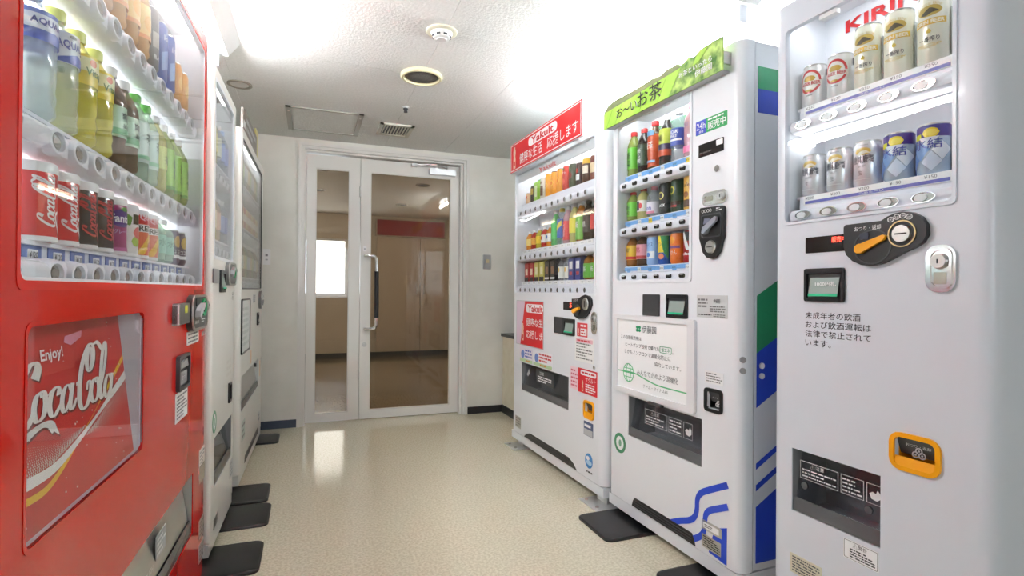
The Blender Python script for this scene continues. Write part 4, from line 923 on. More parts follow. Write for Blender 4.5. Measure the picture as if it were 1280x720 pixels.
# ================================================================== middle left: narrow white machine
nx = lerp(.085, .435, 5)
NM = machine('vending_machine', 'narrow cream vending machine, middle of the left row beside the red one', (-.3305, 2.2061), RZL, .55, 1.82, .075,
             [(.035, .475, 1.118, 1.775), (.075, .50, .25, .438), (.386, .456, .505, .592)], CREAM, r=.02)
display(NM, .035, .475, 1.118, 1.775, frame=WHITE, fy=-.001)
NMR = [(1.145, 1.19), (1.441, 1.484)]
for zb, zs in NMR: rail(NM, .04, .47, zb, zs, nx, 'round', .02, tagc=WHT, sy=.014)
slab('bill_cover', rr(.01, .116, 1.02, 1.073, .003), -.005, .001, GREYP, NM); bill_unit(NM, .143, .258, .985, 1.072)
cu = slab('coin_unit', rr(.275, .485, 1.014, 1.110, .04, 5), -.014, .001, mat('coin_grey', (.2, .2, .2), .35, .3), NM)
MB().ring(rr(.275, .485, 1.014, 1.110, .04, 5), rr(.283, .477, 1.021, 1.103, .036, 5), -.017, -.013).build('unit_rim', STEEL, cu)
MB().prism([(.30, 1.06), (.32, 1.05), (.37, 1.082), (.365, 1.094), (.31, 1.078)], -.028, -.016).build('lever', mat('lever_pale'), cu)
MB().ring(oval(.425, 1.072, .034, .026, 20), oval(.425, 1.072, .024, .018, 20), -.018, -.013).build('slot_ring', ink(40, 170, 110), cu)
turn_lock(NM, .492, .522, 1.02, 1.10)
MB().cyl((.47, 0, .978), (.47, -.005, .978), .008, n=10).build('key_lock', CHROME, NM); MB().cyl((.47, 0, .958), (.47, -.005, .958), .008, n=10).build('key_lock', CHROME, NM)
cup(NM, .386, .456, .505, .592, BLACK, None, .012)
f = chute(NM, .075, .50, .25, .438, metal=False)
o = MB().ring(oval(.07, .50, .038, .042, 24), oval(.07, .50, .028, .031, 24), -.0014, .0005).build('round_sticker', ink(90, 160, 120), NM); slab('sticker_core', oval(.07, .50, .027, .03, 18), -.0008, 0, WHT, o); slab('sticker_mark', oval(.07, .50, .010, .016, 12), -.0016, 0, ink(150, 190, 165), o)
print_lines(NM, .34, .47, .62, .70, 3, ink(214, 212, 205), y=-.0008)
sticker(NM, .07, .165, .095, .135, STEEL, 4, BLK, name='rating_plate'); sticker(NM, .45, .53, .16, .235, LGR, 4, GRY, name='rating_plate')

# ================================================================== far left: white machine with cards on top
fx = lerp(.07, .90, 12)
FM = machine('vending_machine', 'cream vending machine with dark cards on top, farthest of the left row', (-.3175, 2.956), RZL, 1.05, 1.80, .075,
             [(.03, .96, 1.000, 1.752), (.05, .855, .375, .557)], CREAM, r=.03)
display(FM, .03, .96, 1.000, 1.752, frame=BLACK, fw=.003, fy=-.0008)
FMR = [(1.016, 1.062), (1.283, 1.322), (1.503, 1.545)]
for zb, zs in FMR: rail(FM, .035, .955, zb, zs, fx, 'round', .02, tagc=LGR, sy=.014)
ad = MB().ring(rr(.02, .352, .668, .948, .012), rr(.028, .344, .676, .940, .008), -.006, .001).build('poster_frame', BLACK, FM); MB().prism(rr(.026, .346, .674, .942, .006), -.002, .001).build('poster', ink(226, 230, 228), ad); print_lines(ad, .05, .32, .70, .91, 7, ink(200, 206, 204), y=-.0026)
cu = slab('coin_unit', rr(.805, .90, .872, .988, .04, 5), -.014, .001, mat('coin_grey'), FM); MB().ring(oval(.85, .95, .03, .026, 18), oval(.85, .95, .02, .017, 18), -.018, -.013).build('slot_ring', STEEL, cu); MB().prism([(.82, .905), (.84, .895), (.88, .92), (.875, .93), (.83, .92)], -.026, -.016).build('lever', GREYP, cu)
turn_lock(FM, .925, .98, .872, .985); bill_unit(FM, .715, .79, .774, .852); sticker(FM, .51, .63, .918, .967, LGR, 4)
f = chute(FM, .05, .855, .375, .557, metal=True); slab('flap_knob', oval(.78, .52, .012, .012, 12), .005, .02, DARKG, f)
sticker(FM, .40, .46, .575, .65, ink(232, 200, 170), 0); sticker(FM, .90, .95, .43, .53, ink(236, 206, 178), 0)
o = sticker(FM, .08, .20, .22, .32, ink(190, 205, 195), 3); sticker(FM, .85, .93, .14, .20, LGR, 2)
vent(FM, .2, .85, .079, .115, .02)
tc = MB().box(.02, .11, .0, .012, 1.80, 1.905).build('top_card', ink(112, 96, 84), FM); slab('card_patch', rr(.04, .10, 1.815, 1.85, .002), -.001, .0, WHT, tc)
tc = MB().box(.12, .66, .004, .016, 1.80, 1.925).build('top_card', ink(120, 112, 104), FM); print_lines(tc, .18, .6, 1.82, 1.905, 2, LGR, y=.003)
MB().box(.68, .80, .01, .02, 1.80, 1.985).build('top_card', ink(214, 204, 140), FM)

# ------------------------------------------------------------------ drinks: each kind built once, each can or bottle its own object
def wrap(v2, f2, r, e=.0006, z0=0.): return [((r + e) * math.sin(x / r), -(r + e) * math.cos(x / r), z0 + z) for x, z in v2], f2
def patch(x0, x1, z0, z1, r, e):
    n = max(2, int(abs(x1 - x0) / r / .22) + 1); xs = lerp(x0, x1, n + 1)
    v = [(x, z) for x in xs for z in (z0, z1)]; f = [(2 * i, 2 * i + 2, 2 * i + 3, 2 * i + 1) for i in range(n)]
    return wrap(v, f, r, e)
def strips(P, r, e):
    xs = [p[0] for p in P]; n = max(6, int((max(xs) - min(xs)) / r / .14)); V = []; F = []
    for x in lerp(min(xs) + 1e-6, max(xs) - 1e-6, n + 1):
        zz = []
        for (ax, az), (bx, bz) in zip(P, P[1:] + P[:1]):
            if (ax - x) * (bx - x) <= 0 and ax != bx: zz.append(az + (bz - az) * (x - ax) / (bx - ax))
        V += [(x, min(zz)), (x, max(zz))]
    return wrap(V, [(2 * i, 2 * i + 2, 2 * i + 3, 2 * i + 1) for i in range(n)], r, e)
def wtext(s, x0, x1, z0, z1, r, e, bold=.02, up=False, arch=0.):
    tv, tf, asp = text_geo(s, bold)
    if up: P = [(x1 - b * (x1 - x0), z0 + a * (z1 - z0)) for a, b in tv]
    else: P = [(x0 + a * (x1 - x0), z0 + b * (z1 - z0) - arch * (2 * a - 1) ** 2) for a, b in tv]
    return wrap(P, tf, r, e)
def deco(items, r, e0=.0004):
    """printed marks round a cylinder: list of (kind, args..., colour)"""
    out = []
    for k, it in enumerate(items):
        e = e0 + .00022 * k; q = MB(); nm = 'printed_mark'
        if it[0] == 'p': q.add(*patch(*it[1:5], r, e))
        elif it[0] == 'o': q.add(*strips(oval(*it[1:5], 20), r, e))
        elif it[0] == 'r':
            o1 = oval(it[1], it[2], it[3], it[4], 24); o2 = oval(it[1], it[2], it[5], it[6], 24)
            q.add(*wrap(o1 + o2, [(i, (i + 1) % 24, 24 + (i + 1) % 24, 24 + i) for i in range(24)], r, e))
        elif it[0] == 't': nm = 'lettering'; q.add(*wtext(it[1], *it[2:6], r, e, it[7] if len(it) > 7 else .02, arch=it[8] if len(it) > 8 else 0.))
        elif it[0] == 'u': nm = 'lettering'; q.add(*wtext(it[1], *it[2:6], r, e, .02, True))
        elif it[0] == 's':
            nm = 'script_lettering'; x0, x1, z0, z1 = it[1:5]
            P = [(x1 - b * (x1 - x0), z0 + a * (z1 - z0)) for a, b, _ in v]; q.v, q.f = [], []
            w, ff = wrap(P, fc, r, e); w = [(x * (1 + dz[2] * 2), y * (1 + dz[2] * 2), z) for (x, y, z), dz in zip(w, v)]
            q.add(w, ff)
        elif it[0] == 'g': q.add(*strips(list(it[1]), r, e))
        col = it[6] if it[0] in ('t', 'u') else it[-1]
        out.append((nm, q.mesh(nm, col), 1))
    return out
def can(h, r, body, items=(), lid=None, taper=True, n=26, name='drink_can', ends=None):
    t = .004 if taper else 0
    b = MB().lathe([(r * .80, 0), (r * .84, .002), (r, .009), (r, h - .014), (r - t, h - .004), (r - t, h - .002)], n)
    parts = [(name, b.mesh(name, body), 0)]
    ld = MB().lathe([(r - t + .0012, h - .004), (r - t + .0016, h - .001), (r - t + .0004, h), (r - t - .002, h - .0005), (r - t - .003, h - .004), (.001, h - .004)], n, caps=False)
    parts.append(('lid', ld.mesh('lid', lid or STEEL), 1))
    if ends:
        e = MB().lathe([(r + .0004, h - .016), (r + .0008, h - .004), (r - .001, h)], n, caps=False); e.lathe([(r * .9, 0), (r + .0006, .002), (r + .0004, .009)], n, caps=False); parts.append(('end_band', e.mesh('end_band', ends), 1))
    return parts + deco(items, r)
def bottle(h, r, liquid, cap, label=None, items=(), n=18, neck=.30, caph=.085, waist=True, sleeve=None):
    """PET bottle: ribbed body, shoulder, neck, cap and wrapped label"""
    w = .95 if waist else 1.
    pr = [(r * .72, 0), (r * .93, .006), (r * .98, h * .06), (r * w * .97, h * .12), (r * .99, h * .17), (r * w * .97, h * .24), (r * .98, h * .30), (r * .98, h * .52), (r * w, h * .58), (r * .99, h * .64), (r * .92, h * .72), (r * .62, h * .82), (r * .40, h * .885), (r * .38, h * (1 - caph))]
    parts = [('drink_bottle', MB().lathe(pr, n).mesh('drink_bottle', liquid), 0)]
    c = MB().lathe([(r * .46, h * (1 - caph) - .002), (r * .47, h * (1 - caph) + .002), (r * .47, h - .003), (r * .42, h)], 14)
    parts.append(('cap', c.mesh('cap', cap), 1))
    if label:
        z0, z1, col = label
        parts.append(('label', MB().lathe([(r * 1.005, h * z0), (r * 1.005, h * z1)], n, caps=False).mesh('label', col), 1))
    if sleeve:
        parts.append(('label', MB().lathe([(a + .0007, z) for a, z in pr if h * sleeve[0] <= z <= h * sleeve[1]], n, caps=False).mesh('label', sleeve[2]), 1))
    return parts + deco(items, r * 1.006, .0008)
def carton(w, h, body, items=(), top=None):
    b = MB().box(-w / 2, w / 2, -w / 2, w / 2, 0, h * .86); b.add([(-w / 2, -w / 2, h * .86), (w / 2, -w / 2, h * .86), (w / 2, w / 2, h * .86), (-w / 2, w / 2, h * .86), (-w / 2, -.002, h * .96), (w / 2, -.002, h * .96), (w / 2, .002, h * .96), (-w / 2, .002, h * .96)], [(0, 1, 5, 4), (1, 2, 6, 5), (2, 3, 7, 6), (3, 0, 4, 7)])
    parts = [('drink_carton', b.mesh('drink_carton', body), 0), ('top_seam', MB().box(-w / 2, w / 2, -.002, .002, h * .95, h).mesh('top_seam', top or WHT), 1)]
    for k, it in enumerate(items): parts.append(('printed_mark', MB().box(it[0] * w, it[1] * w, -w / 2 - .0006 - .0003 * k, -w / 2, it[2] * h, it[3] * h).mesh('printed_mark', it[4]), 1))
    return parts
CATS = {'drink_can': 'can', 'drink_bottle': 'bottle', 'drink_carton': 'carton'}
def place(parts, root, x, y, z, label, group, turn=0.):
    top = None
    for nm, me, lv in parts:
        o = link(nm, me, top)
        if lv == 0:
            top = o; o.matrix_world = Matrix.Translation(root.location) @ Matrix.Rotation(root.rotation_euler.z, 4, 'Z') @ Matrix.Translation((x, y, z)) @ Matrix.Rotation(turn, 4, 'Z')
            tag(o, label, CATS[nm], group)
    return top
ORD = ['leftmost', 'second', 'third', 'fourth', 'fifth', 'sixth', 'seventh', 'eighth', 'ninth', 'tenth', 'eleventh', 'twelfth']
def row(root, kinds, xs, y, z, shelf, mach, group, dx=0., turn=0.):
    for k, (it, x) in enumerate(zip(kinds, xs)):
        if it is None: continue
        parts, desc = it
        pos = 'leftmost' if k == 0 else ('rightmost' if k == len(xs) - 1 else ORD[k] + ' from left')
        place(parts, root, x + dx, y, z, '%s, %s on %s shelf of %s' % (desc, pos, shelf, mach), group, turn)
SIL = mat('can_silver', (.78, .79, .80), .28, .75); GOLD = ink(205, 168, 70); WCAP = mat('white_cap', (.85, .85, .85), .35)
GRNC = mat('green_cap', srgb(90, 190, 60), .4); REDC = mat('red_cap', srgb(205, 40, 40), .4); WLID = mat('white_lid', (.84, .84, .84), .35)
# --- beer machine
lager = (can(.122, .033, mat('can_pale', (.80, .80, .79), .3, .35), [('r', 0, .072, .032, .034, .0255, .0275, ink(206, 62, 62)), ('o', 0, .072, .025, .027, ink(240, 238, 230)), ('o', 0, .080, .017, .009, GOLD), ('p', -.033, .033, .060, .073, ink(240, 236, 228)), ('t', 'LAGER BEER', -.029, .029, .0615, .0715, ink(200, 40, 44), .03), ('o', -.002, .046, .012, .003, GOLD), ('t', 'KIRIN', -.008, .008, .030, .034, GRY), ('p', .046, .060, .085, .105, GREYTXT)]), 'white lager can with red ring')
ich = (can(.168, .033, mat('can_cream', srgb(236, 234, 216), .3, .2), [('t', 'ORIGINAL BREW', -.026, .026, .137, .145, ink(214, 190, 110), .0, .008), ('o', 0, .125, .026, .013, ink(198, 170, 84)), ('g', [(-.018, .118), (-.006, .114), (.004, .119), (.02, .121), (.012, .127), (.002, .133), (-.008, .126)], ink(92, 84, 66)), ('p', -.034, .034, .092, .106, ink(226, 186, 70)), ('t', 'KIRIN BEER', -.030, .030, .0945, .1035, ink(246, 240, 218), .03), ('g', [(-.004, .072), (.004, .072), (.005, .077), (0, .084), (-.005, .077)], ink(226, 196, 90)), ('t', '一番搾り', -.020, .020, .052, .064, GREYTXT, .03), ('p', -.024, .024, .0455, .0465, ink(226, 200, 110)), ('t', 'KIRIN ICHIBAN', -.022, .022, .037, .043, ink(226, 200, 110), 0, -.006), ('p', .045, .066, .02, .13, ink(170, 172, 160))]), 'tall cream beer can')
rin = (can(.122, .033, mat('can_silverwhite', (.80, .81, .84), .26, .5), [('t', 'KIRIN', -.012, .012, .107, .110, GRY), ('o', 0, .092, .020, .010, ink(206, 172, 84)), ('g', [(-.016, .084), (-.004, .082), (.006, .087), (.018, .086), (.008, .094), (-.004, .093)], ink(230, 220, 196)), ('t', '麒麟', -.026, .026, .060, .082, ink(60, 62, 70), .02), ('t', '淡麗', -.012, .008, .050, .056, GRY), ('t', '生', -.010, .000, .030, .042, GREYTXT, .02), ('p', -.02, .016, .018, .020, LGR), ('p', .045, .062, .03, .1, ink(120, 122, 128))]), 'silver beer can')
chu = (can(.122, .033, mat('can_ice', srgb(196, 214, 232), .25, .35), [('p', -.104, .104, .088, .116, ink(58, 58, 140)), ('p', -.04, -.016, .085, .098, ink(206, 214, 40)), ('o', .004, .098, .017, .012, ink(238, 216, 60)), ('o', .006, .098, .012, .008, ink(246, 232, 110)), ('g', [(-.02, .088), (0, .058), (.02, .088)], ink(226, 232, 242)), ('g', [(-.036, .060), (-.016, .034), (.004, .060), (-.016, .078)], ink(120, 160, 214)), ('g', [(.006, .058), (.026, .032), (.046, .058), (.026, .076)], ink(236, 240, 246)), ('g', [(-.014, .030), (.006, .008), (.026, .030), (.006, .054)], ink(212, 224, 240)), ('g', [(-.05, .036), (-.034, .012), (-.018, .036), (-.034, .056)], ink(84, 130, 200)), ('t', '氷結', -.032, .026, .060, .084, ink(64, 70, 160), .03), ('p', .05, .09, .01, .088, ink(52, 92, 170)), ('p', -.10, -.05, .01, .088, ink(96, 140, 205))]), 'blue lemon drink can')
row(KR, [lager, lager, ich, ich, ich], kx, .074, 1.543, 'upper', 'the beer machine', 'display cans in the beer machine', -.016, .2)
row(KR, [rin, rin, rin, chu, chu], kx, .074, 1.282, 'lower', 'the beer machine', 'display cans in the beer machine', -.016, .2)
# --- green-topped machine
def teab(h, body, capm, lab, txt, lz=(.16, .66), tcol=None, r=.031): return bottle(h, r, body, capm, sleeve=(lz[0], lz[1], lab), items=[('u', txt, -.012, .012, h * .22, h * .55, tcol or ink(30, 60, 30))] if txt else [])
LIQ = lambda n, c, s=.6: clear_mat('drink_' + n, srgb(*c), s)
TEAG = LIQ('green_tea', (170, 190, 90)); AMB = LIQ('amber', (190, 120, 40)); BRN = LIQ('brown', (110, 70, 36)); YEL = LIQ('yellow', (226, 214, 70)); CLR = LIQ('clear', (226, 234, 240), .22); PNK = LIQ('pink', (240, 190, 200), .5); DRK = LIQ('dark', (38, 26, 20), .9); ORN = LIQ('orange', (240, 150, 40), .75)
GI = 'display drinks in the green-topped machine'; MI = 'the green-topped machine'
lime = ink(116, 208, 60)
row(IT, [(teab(.205, TEAG, REDC, lime, 'お茶'), 'lime green tea bottle'), (teab(.200, DRK, REDC, ink(60, 80, 60), '濃い茶', tcol=WHT), 'dark green tea bottle'),
         (bottle(.210, .033, BRN, REDC, sleeve=(.05, .75, ink(206, 84, 40)), items=[('p', -.025, .025, .145, .165, ink(120, 180, 225)), ('t', '麦茶', -.02, .02, .09, .12, WHT, .03), ('p', -.03, .03, .03, .04, ink(150, 190, 230))]), 'orange-red barley tea bottle'),
         (bottle(.212, .033, DRK, WCAP, sleeve=(.3, .72, ink(205, 218, 80)), items=[('p', -.05, .05, .066, .09, ink(60, 50, 90)), ('p', -.05, .05, .04, .066, ink(200, 80, 40)), ('u', '茶', -.01, .01, .10, .13, BLK)]), 'dark yellow-labelled tea bottle'),
         (bottle(.215, .034, CLR, WCAP, (.30, .62, ink(62, 84, 176)), [('t', 'POCARI', -.026, .026, .112, .126, WHT, .03), ('t', 'SWEAT', -.026, .022, .095, .109, WHT, .03), ('p', -.04, .04, .082, .090, WHT)]), 'clear blue-labelled bottle'),
         (bottle(.215, .033, PNK, mat('pink_cap', srgb(240, 150, 170), .4), items=[('t', 'いろはす', -.024, .024, .12, .135, ink(120, 90, 150)), ('p', -.03, .03, .02, .045, ink(240, 120, 170))]), 'pale pink water bottle')], ix, .08, 1.518, 'top', MI, GI, -.03)
row(IT, [(teab(.135, TEAG, REDC, lime, 'お茶', r=.030), 'small lime tea bottle'), (bottle(.140, .030, LIQ('pale_lemon', (226, 220, 140)), REDC, (.25, .6, ink(236, 236, 226)), [('p', -.008, .008, .04, .08, BLK), ('o', .014, .06, .008, .012, RED)]), 'small pale yellow bottle'),
         (bottle(.132, .033, CLR, mat('pink_cap'), (.12, .5, ink(238, 232, 242)), [('t', 'ion', -.016, .016, .03, .05, ink(90, 90, 180), .02), ('p', -.03, .03, .016, .026, ink(240, 150, 180))]), 'small pink-capped bottle'),
         (can(.134, .028, BLK, [('o', 0, .08, .016, .016, ink(230, 220, 120)), ('o', 0, .08, .011, .011, BLK), ('t', 'BLACK', -.022, .022, .034, .046, WHT, .03)], lid=BLK), 'black bottle can'),
         (can(.138, .030, ink(30, 66, 44), [('o', -.006, .09, .017, .017, ink(226, 206, 80)), ('o', -.006, .09, .011, .011, ink(30, 66, 44)), ('p', -.035, .035, .030, .045, ink(60, 40, 26)), ('t', 'BOSS', -.02, .02, .022, .030, RED, .03)]), 'dark green coffee can'),
         (can(.140, .030, ink(228, 180, 70), [('t', 'cafe', -.018, .018, .09, .105, ink(120, 70, 20), .02), ('p', -.1, .1, .012, .04, ink(90, 56, 30)), ('o', 0, .06, .014, .012, ink(150, 90, 30))]), 'gold coffee can')], ix, .078, 1.316, 'middle', MI, GI, -.03)
row(IT, [(bottle(.145, .031, AMB, WCAP, (.22, .66, ink(236, 200, 60)), [('t', '梅', -.014, .014, .06, .085, ink(40, 90, 50), .02), ('p', -.05, .05, .034, .046, RED)]), 'small amber yellow-labelled bottle'), (bottle(.145, .031, BRN, WCAP, (.22, .66, ink(236, 170, 180)), [('t', '桃', -.014, .014, .06, .085, ink(170, 40, 60), .02), ('p', -.05, .05, .034, .046, ink(190, 60, 60))]), 'small brown pink-labelled bottle'),
         (can(.124, .031, ink(150, 190, 236), [('t', 'カルピス', -.022, .022, .08, .098, ink(40, 60, 150), .03), ('p', -.03, .03, .03, .06, ink(240, 244, 250)), ('o', 0, .045, .012, .010, ink(90, 140, 220))]), 'light blue soda can'),
         (can(.122, .032, ink(44, 90, 170), [('p', -.03, .022, .05, .118, ink(240, 216, 60)), ('g', [(.004, .118), (.04, .118), (.04, .02), (.02, .05)], ink(50, 140, 80)), ('o', .008, .034, .014, .012, ink(240, 150, 110)), ('t', 'レモン', -.026, .012, .075, .092, ink(50, 70, 130), .03)]), 'yellow and blue fruit can'),
         (can(.126, .031, ink(244, 130, 50), [('o', -.003, .094, .018, .015, ink(250, 170, 60)), ('p', -.034, .034, .062, .072, ink(126, 90, 160)), ('t', 'みかん', -.022, .022, .036, .055, WHT, .03)]), 'orange juice can'),
         (can(.130, .030, ink(170, 34, 36), [('p', -.1, .1, .085, .120, ink(40, 36, 36)), ('g', [(-.02, .12), (-.005, .12), (.02, .05), (.004, .05)], WHT), ('t', 'coffee', -.02, .02, .03, .042, WHT, .03)]), 'red and black can')], ix, .078, 1.112, 'bottom', MI, GI, -.03)
# --- machine with the red sign
GY = 'display drinks in the red-signed machine'; MY = 'the red-signed machine'
plain = lambda h, r, c, items=(), lid=None: can(h, r, ink(*c), items, lid, n=16)
pet = lambda h, r, liq, cap, lab, lz=(.25, .62), extra=(): bottle(h, r, liq, cap, (lz[0], lz[1], ink(*lab)), extra, n=14)
orj = (can(.138, .029, ink(240, 160, 40), [('o', 0, .07, .018, .018, ink(250, 200, 80)), ('o', 0, .07, .012, .012, ink(236, 130, 30))], BLK, n=16), 'black-lidded orange juice can')
row(YK, [(plain(.075, .026, (226, 180, 140), [('o', 0, .045, .012, .012, RED)]), 'tiny beige pack'), (plain(.11, .026, (60, 50, 40), [('p', -.02, .02, .05, .09, GOLD)]), 'slim dark brown can'), (carton(.052, .135, ink(150, 200, 70), [(-.3, .3, .2, .7, ink(230, 236, 200))], top=ink(70, 140, 60)), 'green vegetable carton'),
         (plain(.128, .028, (222, 214, 200), [('p', -.02, .02, .02, .08, ink(120, 80, 60)), ('o', 0, .1, .012, .01, ink(150, 120, 90))]), 'pale brown-labelled can'), orj, orj, orj, (plain(.138, .030, (206, 60, 48), [('o', 0, .05, .016, .016, ink(236, 110, 90)), ('t', 'トマト', -.02, .02, .09, .105, WHT, .03), ('o', 0, .118, .012, .006, ink(60, 120, 50))]), 'red tomato juice can'),
         (plain(.135, .030, (70, 78, 52), [('o', 0, .07, .018, .02, ink(150, 60, 50)), ('o', 0, .1, .012, .01, ink(90, 140, 60))]), 'dark green juice can'), (plain(.125, .028, (62, 44, 40), [('p', -.02, .02, .03, .06, WHT), ('o', 0, .08, .014, .014, ink(180, 60, 50))]), 'dark brown bottle can'), (plain(.13, .030, (90, 60, 40), [('p', -.03, .03, .05, .09, ink(236, 230, 210)), ('p', -.1, .1, .1, .125, ink(236, 190, 60))]), 'brown can with yellow top'), (plain(.128, .029, (120, 60, 44), [('p', -.03, .03, .04, .09, ink(220, 200, 160))]), 'reddish coffee can')], yx, .075, 1.558, 'top', MY, GY, -.012)
row(YK, [(pet(.118, .026, ORN, WCAP, (240, 214, 130)), 'small orange drink bottle'), (pet(.122, .026, LIQ('red', (190, 40, 30), .8), WCAP, (226, 170, 70)), 'small red drink bottle'), (pet(.126, .027, YEL, WCAP, (240, 206, 40)), 'small yellow drink bottle'), (pet(.128, .027, LIQ('red', (190, 40, 30)), WCAP, (244, 240, 236), extra=[('o', 0, .06, .01, .012, RED)]), 'small red-and-white bottle'), (pet(.13, .027, ORN, WCAP, (244, 244, 240), extra=[('o', 0, .06, .01, .012, ink(60, 120, 200))]), 'small orange white-labelled bottle'),
         (pet(.205, .031, LIQ('green_soda', (120, 214, 130)), WCAP, (90, 200, 110), (.2, .7)), 'green soda bottle'), (pet(.21, .031, CLR, mat('yellow_cap', srgb(236, 214, 50), .4), (60, 90, 180), (.2, .7), [('g', [(-.03, .06), (.03, .11), (.03, .14), (-.03, .09)], ink(240, 216, 60))]), 'blue and yellow bottle'), (pet(.212, .031, PNK, WCAP, (226, 70, 70), (.1, .6), [('u', 'カルピス', -.012, .012, .04, .11, WHT)]), 'red-labelled white drink bottle'), (pet(.215, .032, LIQ('pale_lemon', (226, 220, 140)), WCAP, (236, 226, 80), (.25, .62)), 'pale lemon bottle'), (pet(.215, .033, AMB, WCAP, (110, 184, 70), (.05, .64), [('u', '茶', -.014, .014, .07, .11, WHT)]), 'green-labelled tea bottle'), (pet(.21, .032, DRK, BLACK, (40, 34, 34), (.2, .6), [('t', '黒', -.014, .014, .07, .10, WHT, .02)]), 'dark oolong bottle'), (pet(.205, .032, DRK, REDC, (190, 40, 40)), 'dark cola bottle')], yx, .08, 1.262, 'middle', MY, GY, -.01)
cr = lambda c, it, d: (carton(.058, .135, ink(*c), it), d)
redc = cr((176, 40, 44), [(-.3, .3, .3, .6, ink(240, 226, 200)), (-.5, .5, 0, .2, BLK)], 'red carton with dark foot'); yelc = cr((214, 206, 110), [(-.3, .3, .3, .65, ink(240, 238, 200)), (-.5, .5, 0, .2, BLK)], 'yellow carton with dark foot'); blkc = cr((44, 42, 44), [(-.3, .3, .3, .62, ink(150, 110, 80)), (-.5, .5, .08, .16, WHT)], 'black coffee carton'); navc = cr((50, 62, 140), [(-.3, .3, .45, .75, WHT), (-.25, .25, .2, .34, ink(200, 60, 60))], 'navy carton')
wb = (pet(.132, .026, CLR, WCAP, (236, 236, 228), (.1, .6), [('o', 0, .06, .01, .014, ink(226, 190, 90))]), 'small white bottle'); gb = (pet(.14, .033, AMB, WCAP, (110, 184, 70), (.08, .60), [('u', '茶', -.012, .012, .04, .07, WHT)]), 'small green-labelled tea bottle')
row(YK, [redc, redc, yelc, yelc, blkc, blkc, wb, wb, navc, navc, gb, gb], yx, .08, 1.06, 'bottom', MY, GY)
# --- red machine
GR = 'display drinks in the red machine'; MR = 'the red machine'
cola = (can(.124, .035, mat('can_red', srgb(214, 24, 34), .22, .0, coat=.3), [('s', -.020, .028, .013, .106, ink(240, 236, 236))], WLID, ends=WLID), 'red cola can')
zero = (can(.124, .035, mat('can_black', srgb(34, 28, 30), .22, .0, coat=.3), [('s', -.020, .028, .013, .106, ink(196, 50, 48))], WLID, ends=WLID), 'black cola can')
grape = (can(.122, .034, ink(160, 40, 110), [('o', .004, .078, .027, .019, ink(70, 50, 130)), ('t', 'Fanta', -.022, .028, .069, .087, WHT, .03), ('o', .012, .098, .012, .005, ink(90, 150, 70)), ('t', 'グレープ', -.014, .022, .045, .055, ink(210, 190, 225)), ('p', -.1, .1, .008, .016, ink(190, 90, 150))], WLID, ends=WLID), 'purple grape soda can')
pea = (can(.120, .033, ink(240, 238, 234), [('p', .0, .03, .075, .098, ink(36, 70, 40)), ('o', .01, .036, .014, .012, ink(160, 196, 80)), ('o', .016, .056, .016, .014, ink(226, 110, 110)), ('g', [(-.02, .075), (-.006, .07), (-.002, .09), (-.016, .10)], ink(110, 170, 70))], WLID, ends=WLID), 'white fruit can')
qoo = (can(.118, .032, ink(236, 110, 70), [('p', -.1, .1, .085, .112, ink(214, 50, 50)), ('t', 'Qoo', -.010, .026, .092, .107, ink(244, 200, 210), .03), ('p', -.03, .04, .065, .083, WHT), ('t', 'RED', -.012, .026, .067, .081, BLK, .03), ('g', [(-.02, .01), (.0, .01), (.035, .06), (.015, .06)], ink(246, 196, 60)), ('o', .022, .03, .012, .012, ink(206, 50, 70))], WLID, ends=WLID), 'orange fruit juice can')
sm = (bottle(.125, .031, LIQ('pale_aqua', (200, 226, 206), .5), WCAP, (.2, .6, ink(160, 214, 196)), [('t', '水', -.010, .014, .045, .065, ink(60, 130, 110))]), 'small pale green bottle')
slim = (can(.105, .027, ink(76, 64, 100), [('o', .006, .07, .014, .018, ink(206, 170, 90)), ('p', -.1, .1, .02, .03, WHT), ('t', 'ココア', -.010, .022, .034, .046, WHT)], n=18), 'slim dark violet can')
row(RM, [cola, cola, zero, zero, grape, pea, qoo, qoo, sm, sm, slim, slim], rx, .062, 1.070, 'bottom', MR, GR, .022, -.55)
aq = (bottle(.212, .035, LIQ('sports', (224, 234, 240), .32), mat('blue_cap', srgb(120, 160, 220), .4), (.56, .78, ink(96, 120, 205)), [('p', -.10, .10, .135, .158, ink(224, 230, 244)), ('t', 'AQUARIUS', -.034, .036, .141, .153, ink(60, 70, 160), .03), ('g', [(-.03, .118), (.035, .118), (.035, .126), (.0, .136), (-.03, .126)], ink(80, 100, 190))]), 'clear blue-labelled sports bottle')
aq2 = (bottle(.212, .035, LIQ('sports2', (226, 232, 214), .36), mat('lemon_cap', srgb(232, 236, 120), .4), (.55, .80, ink(232, 234, 240)), [('t', 'AQUARIUS', -.034, .036, .140, .156, ink(60, 70, 160), .03), ('g', [(-.03, .117), (.035, .117), (.035, .126), (.0, .136), (-.03, .124)], ink(80, 100, 190)), ('o', -.008, .163, .007, .003, GRY)]), 'clear white-labelled bottle with yellow cap')
vit = (bottle(.212, .035, LIQ('vitamin', (226, 216, 60), .6), mat('lemon_cap'), (.52, .78, ink(240, 216, 50)), [('p', -.03, .04, .135, .16, ink(244, 240, 190)), ('o', -.006, .152, .008, .007, ink(230, 110, 40)), ('t', 'Vitamin', -.02, .034, .128, .142, ink(90, 130, 50), .02)]), 'yellow vitamin drink bottle')
sok = (bottle(.21, .034, BRN, WCAP, (.28, .60, ink(190, 226, 200)), [('t', '爽健', -.010, .030, .095, .115, ink(40, 50, 50), .02), ('p', -.1, .1, .064, .078, ink(80, 170, 110)), ('t', '美茶', -.008, .026, .078, .090, ink(40, 90, 60))]), 'brown mint-labelled tea bottle')
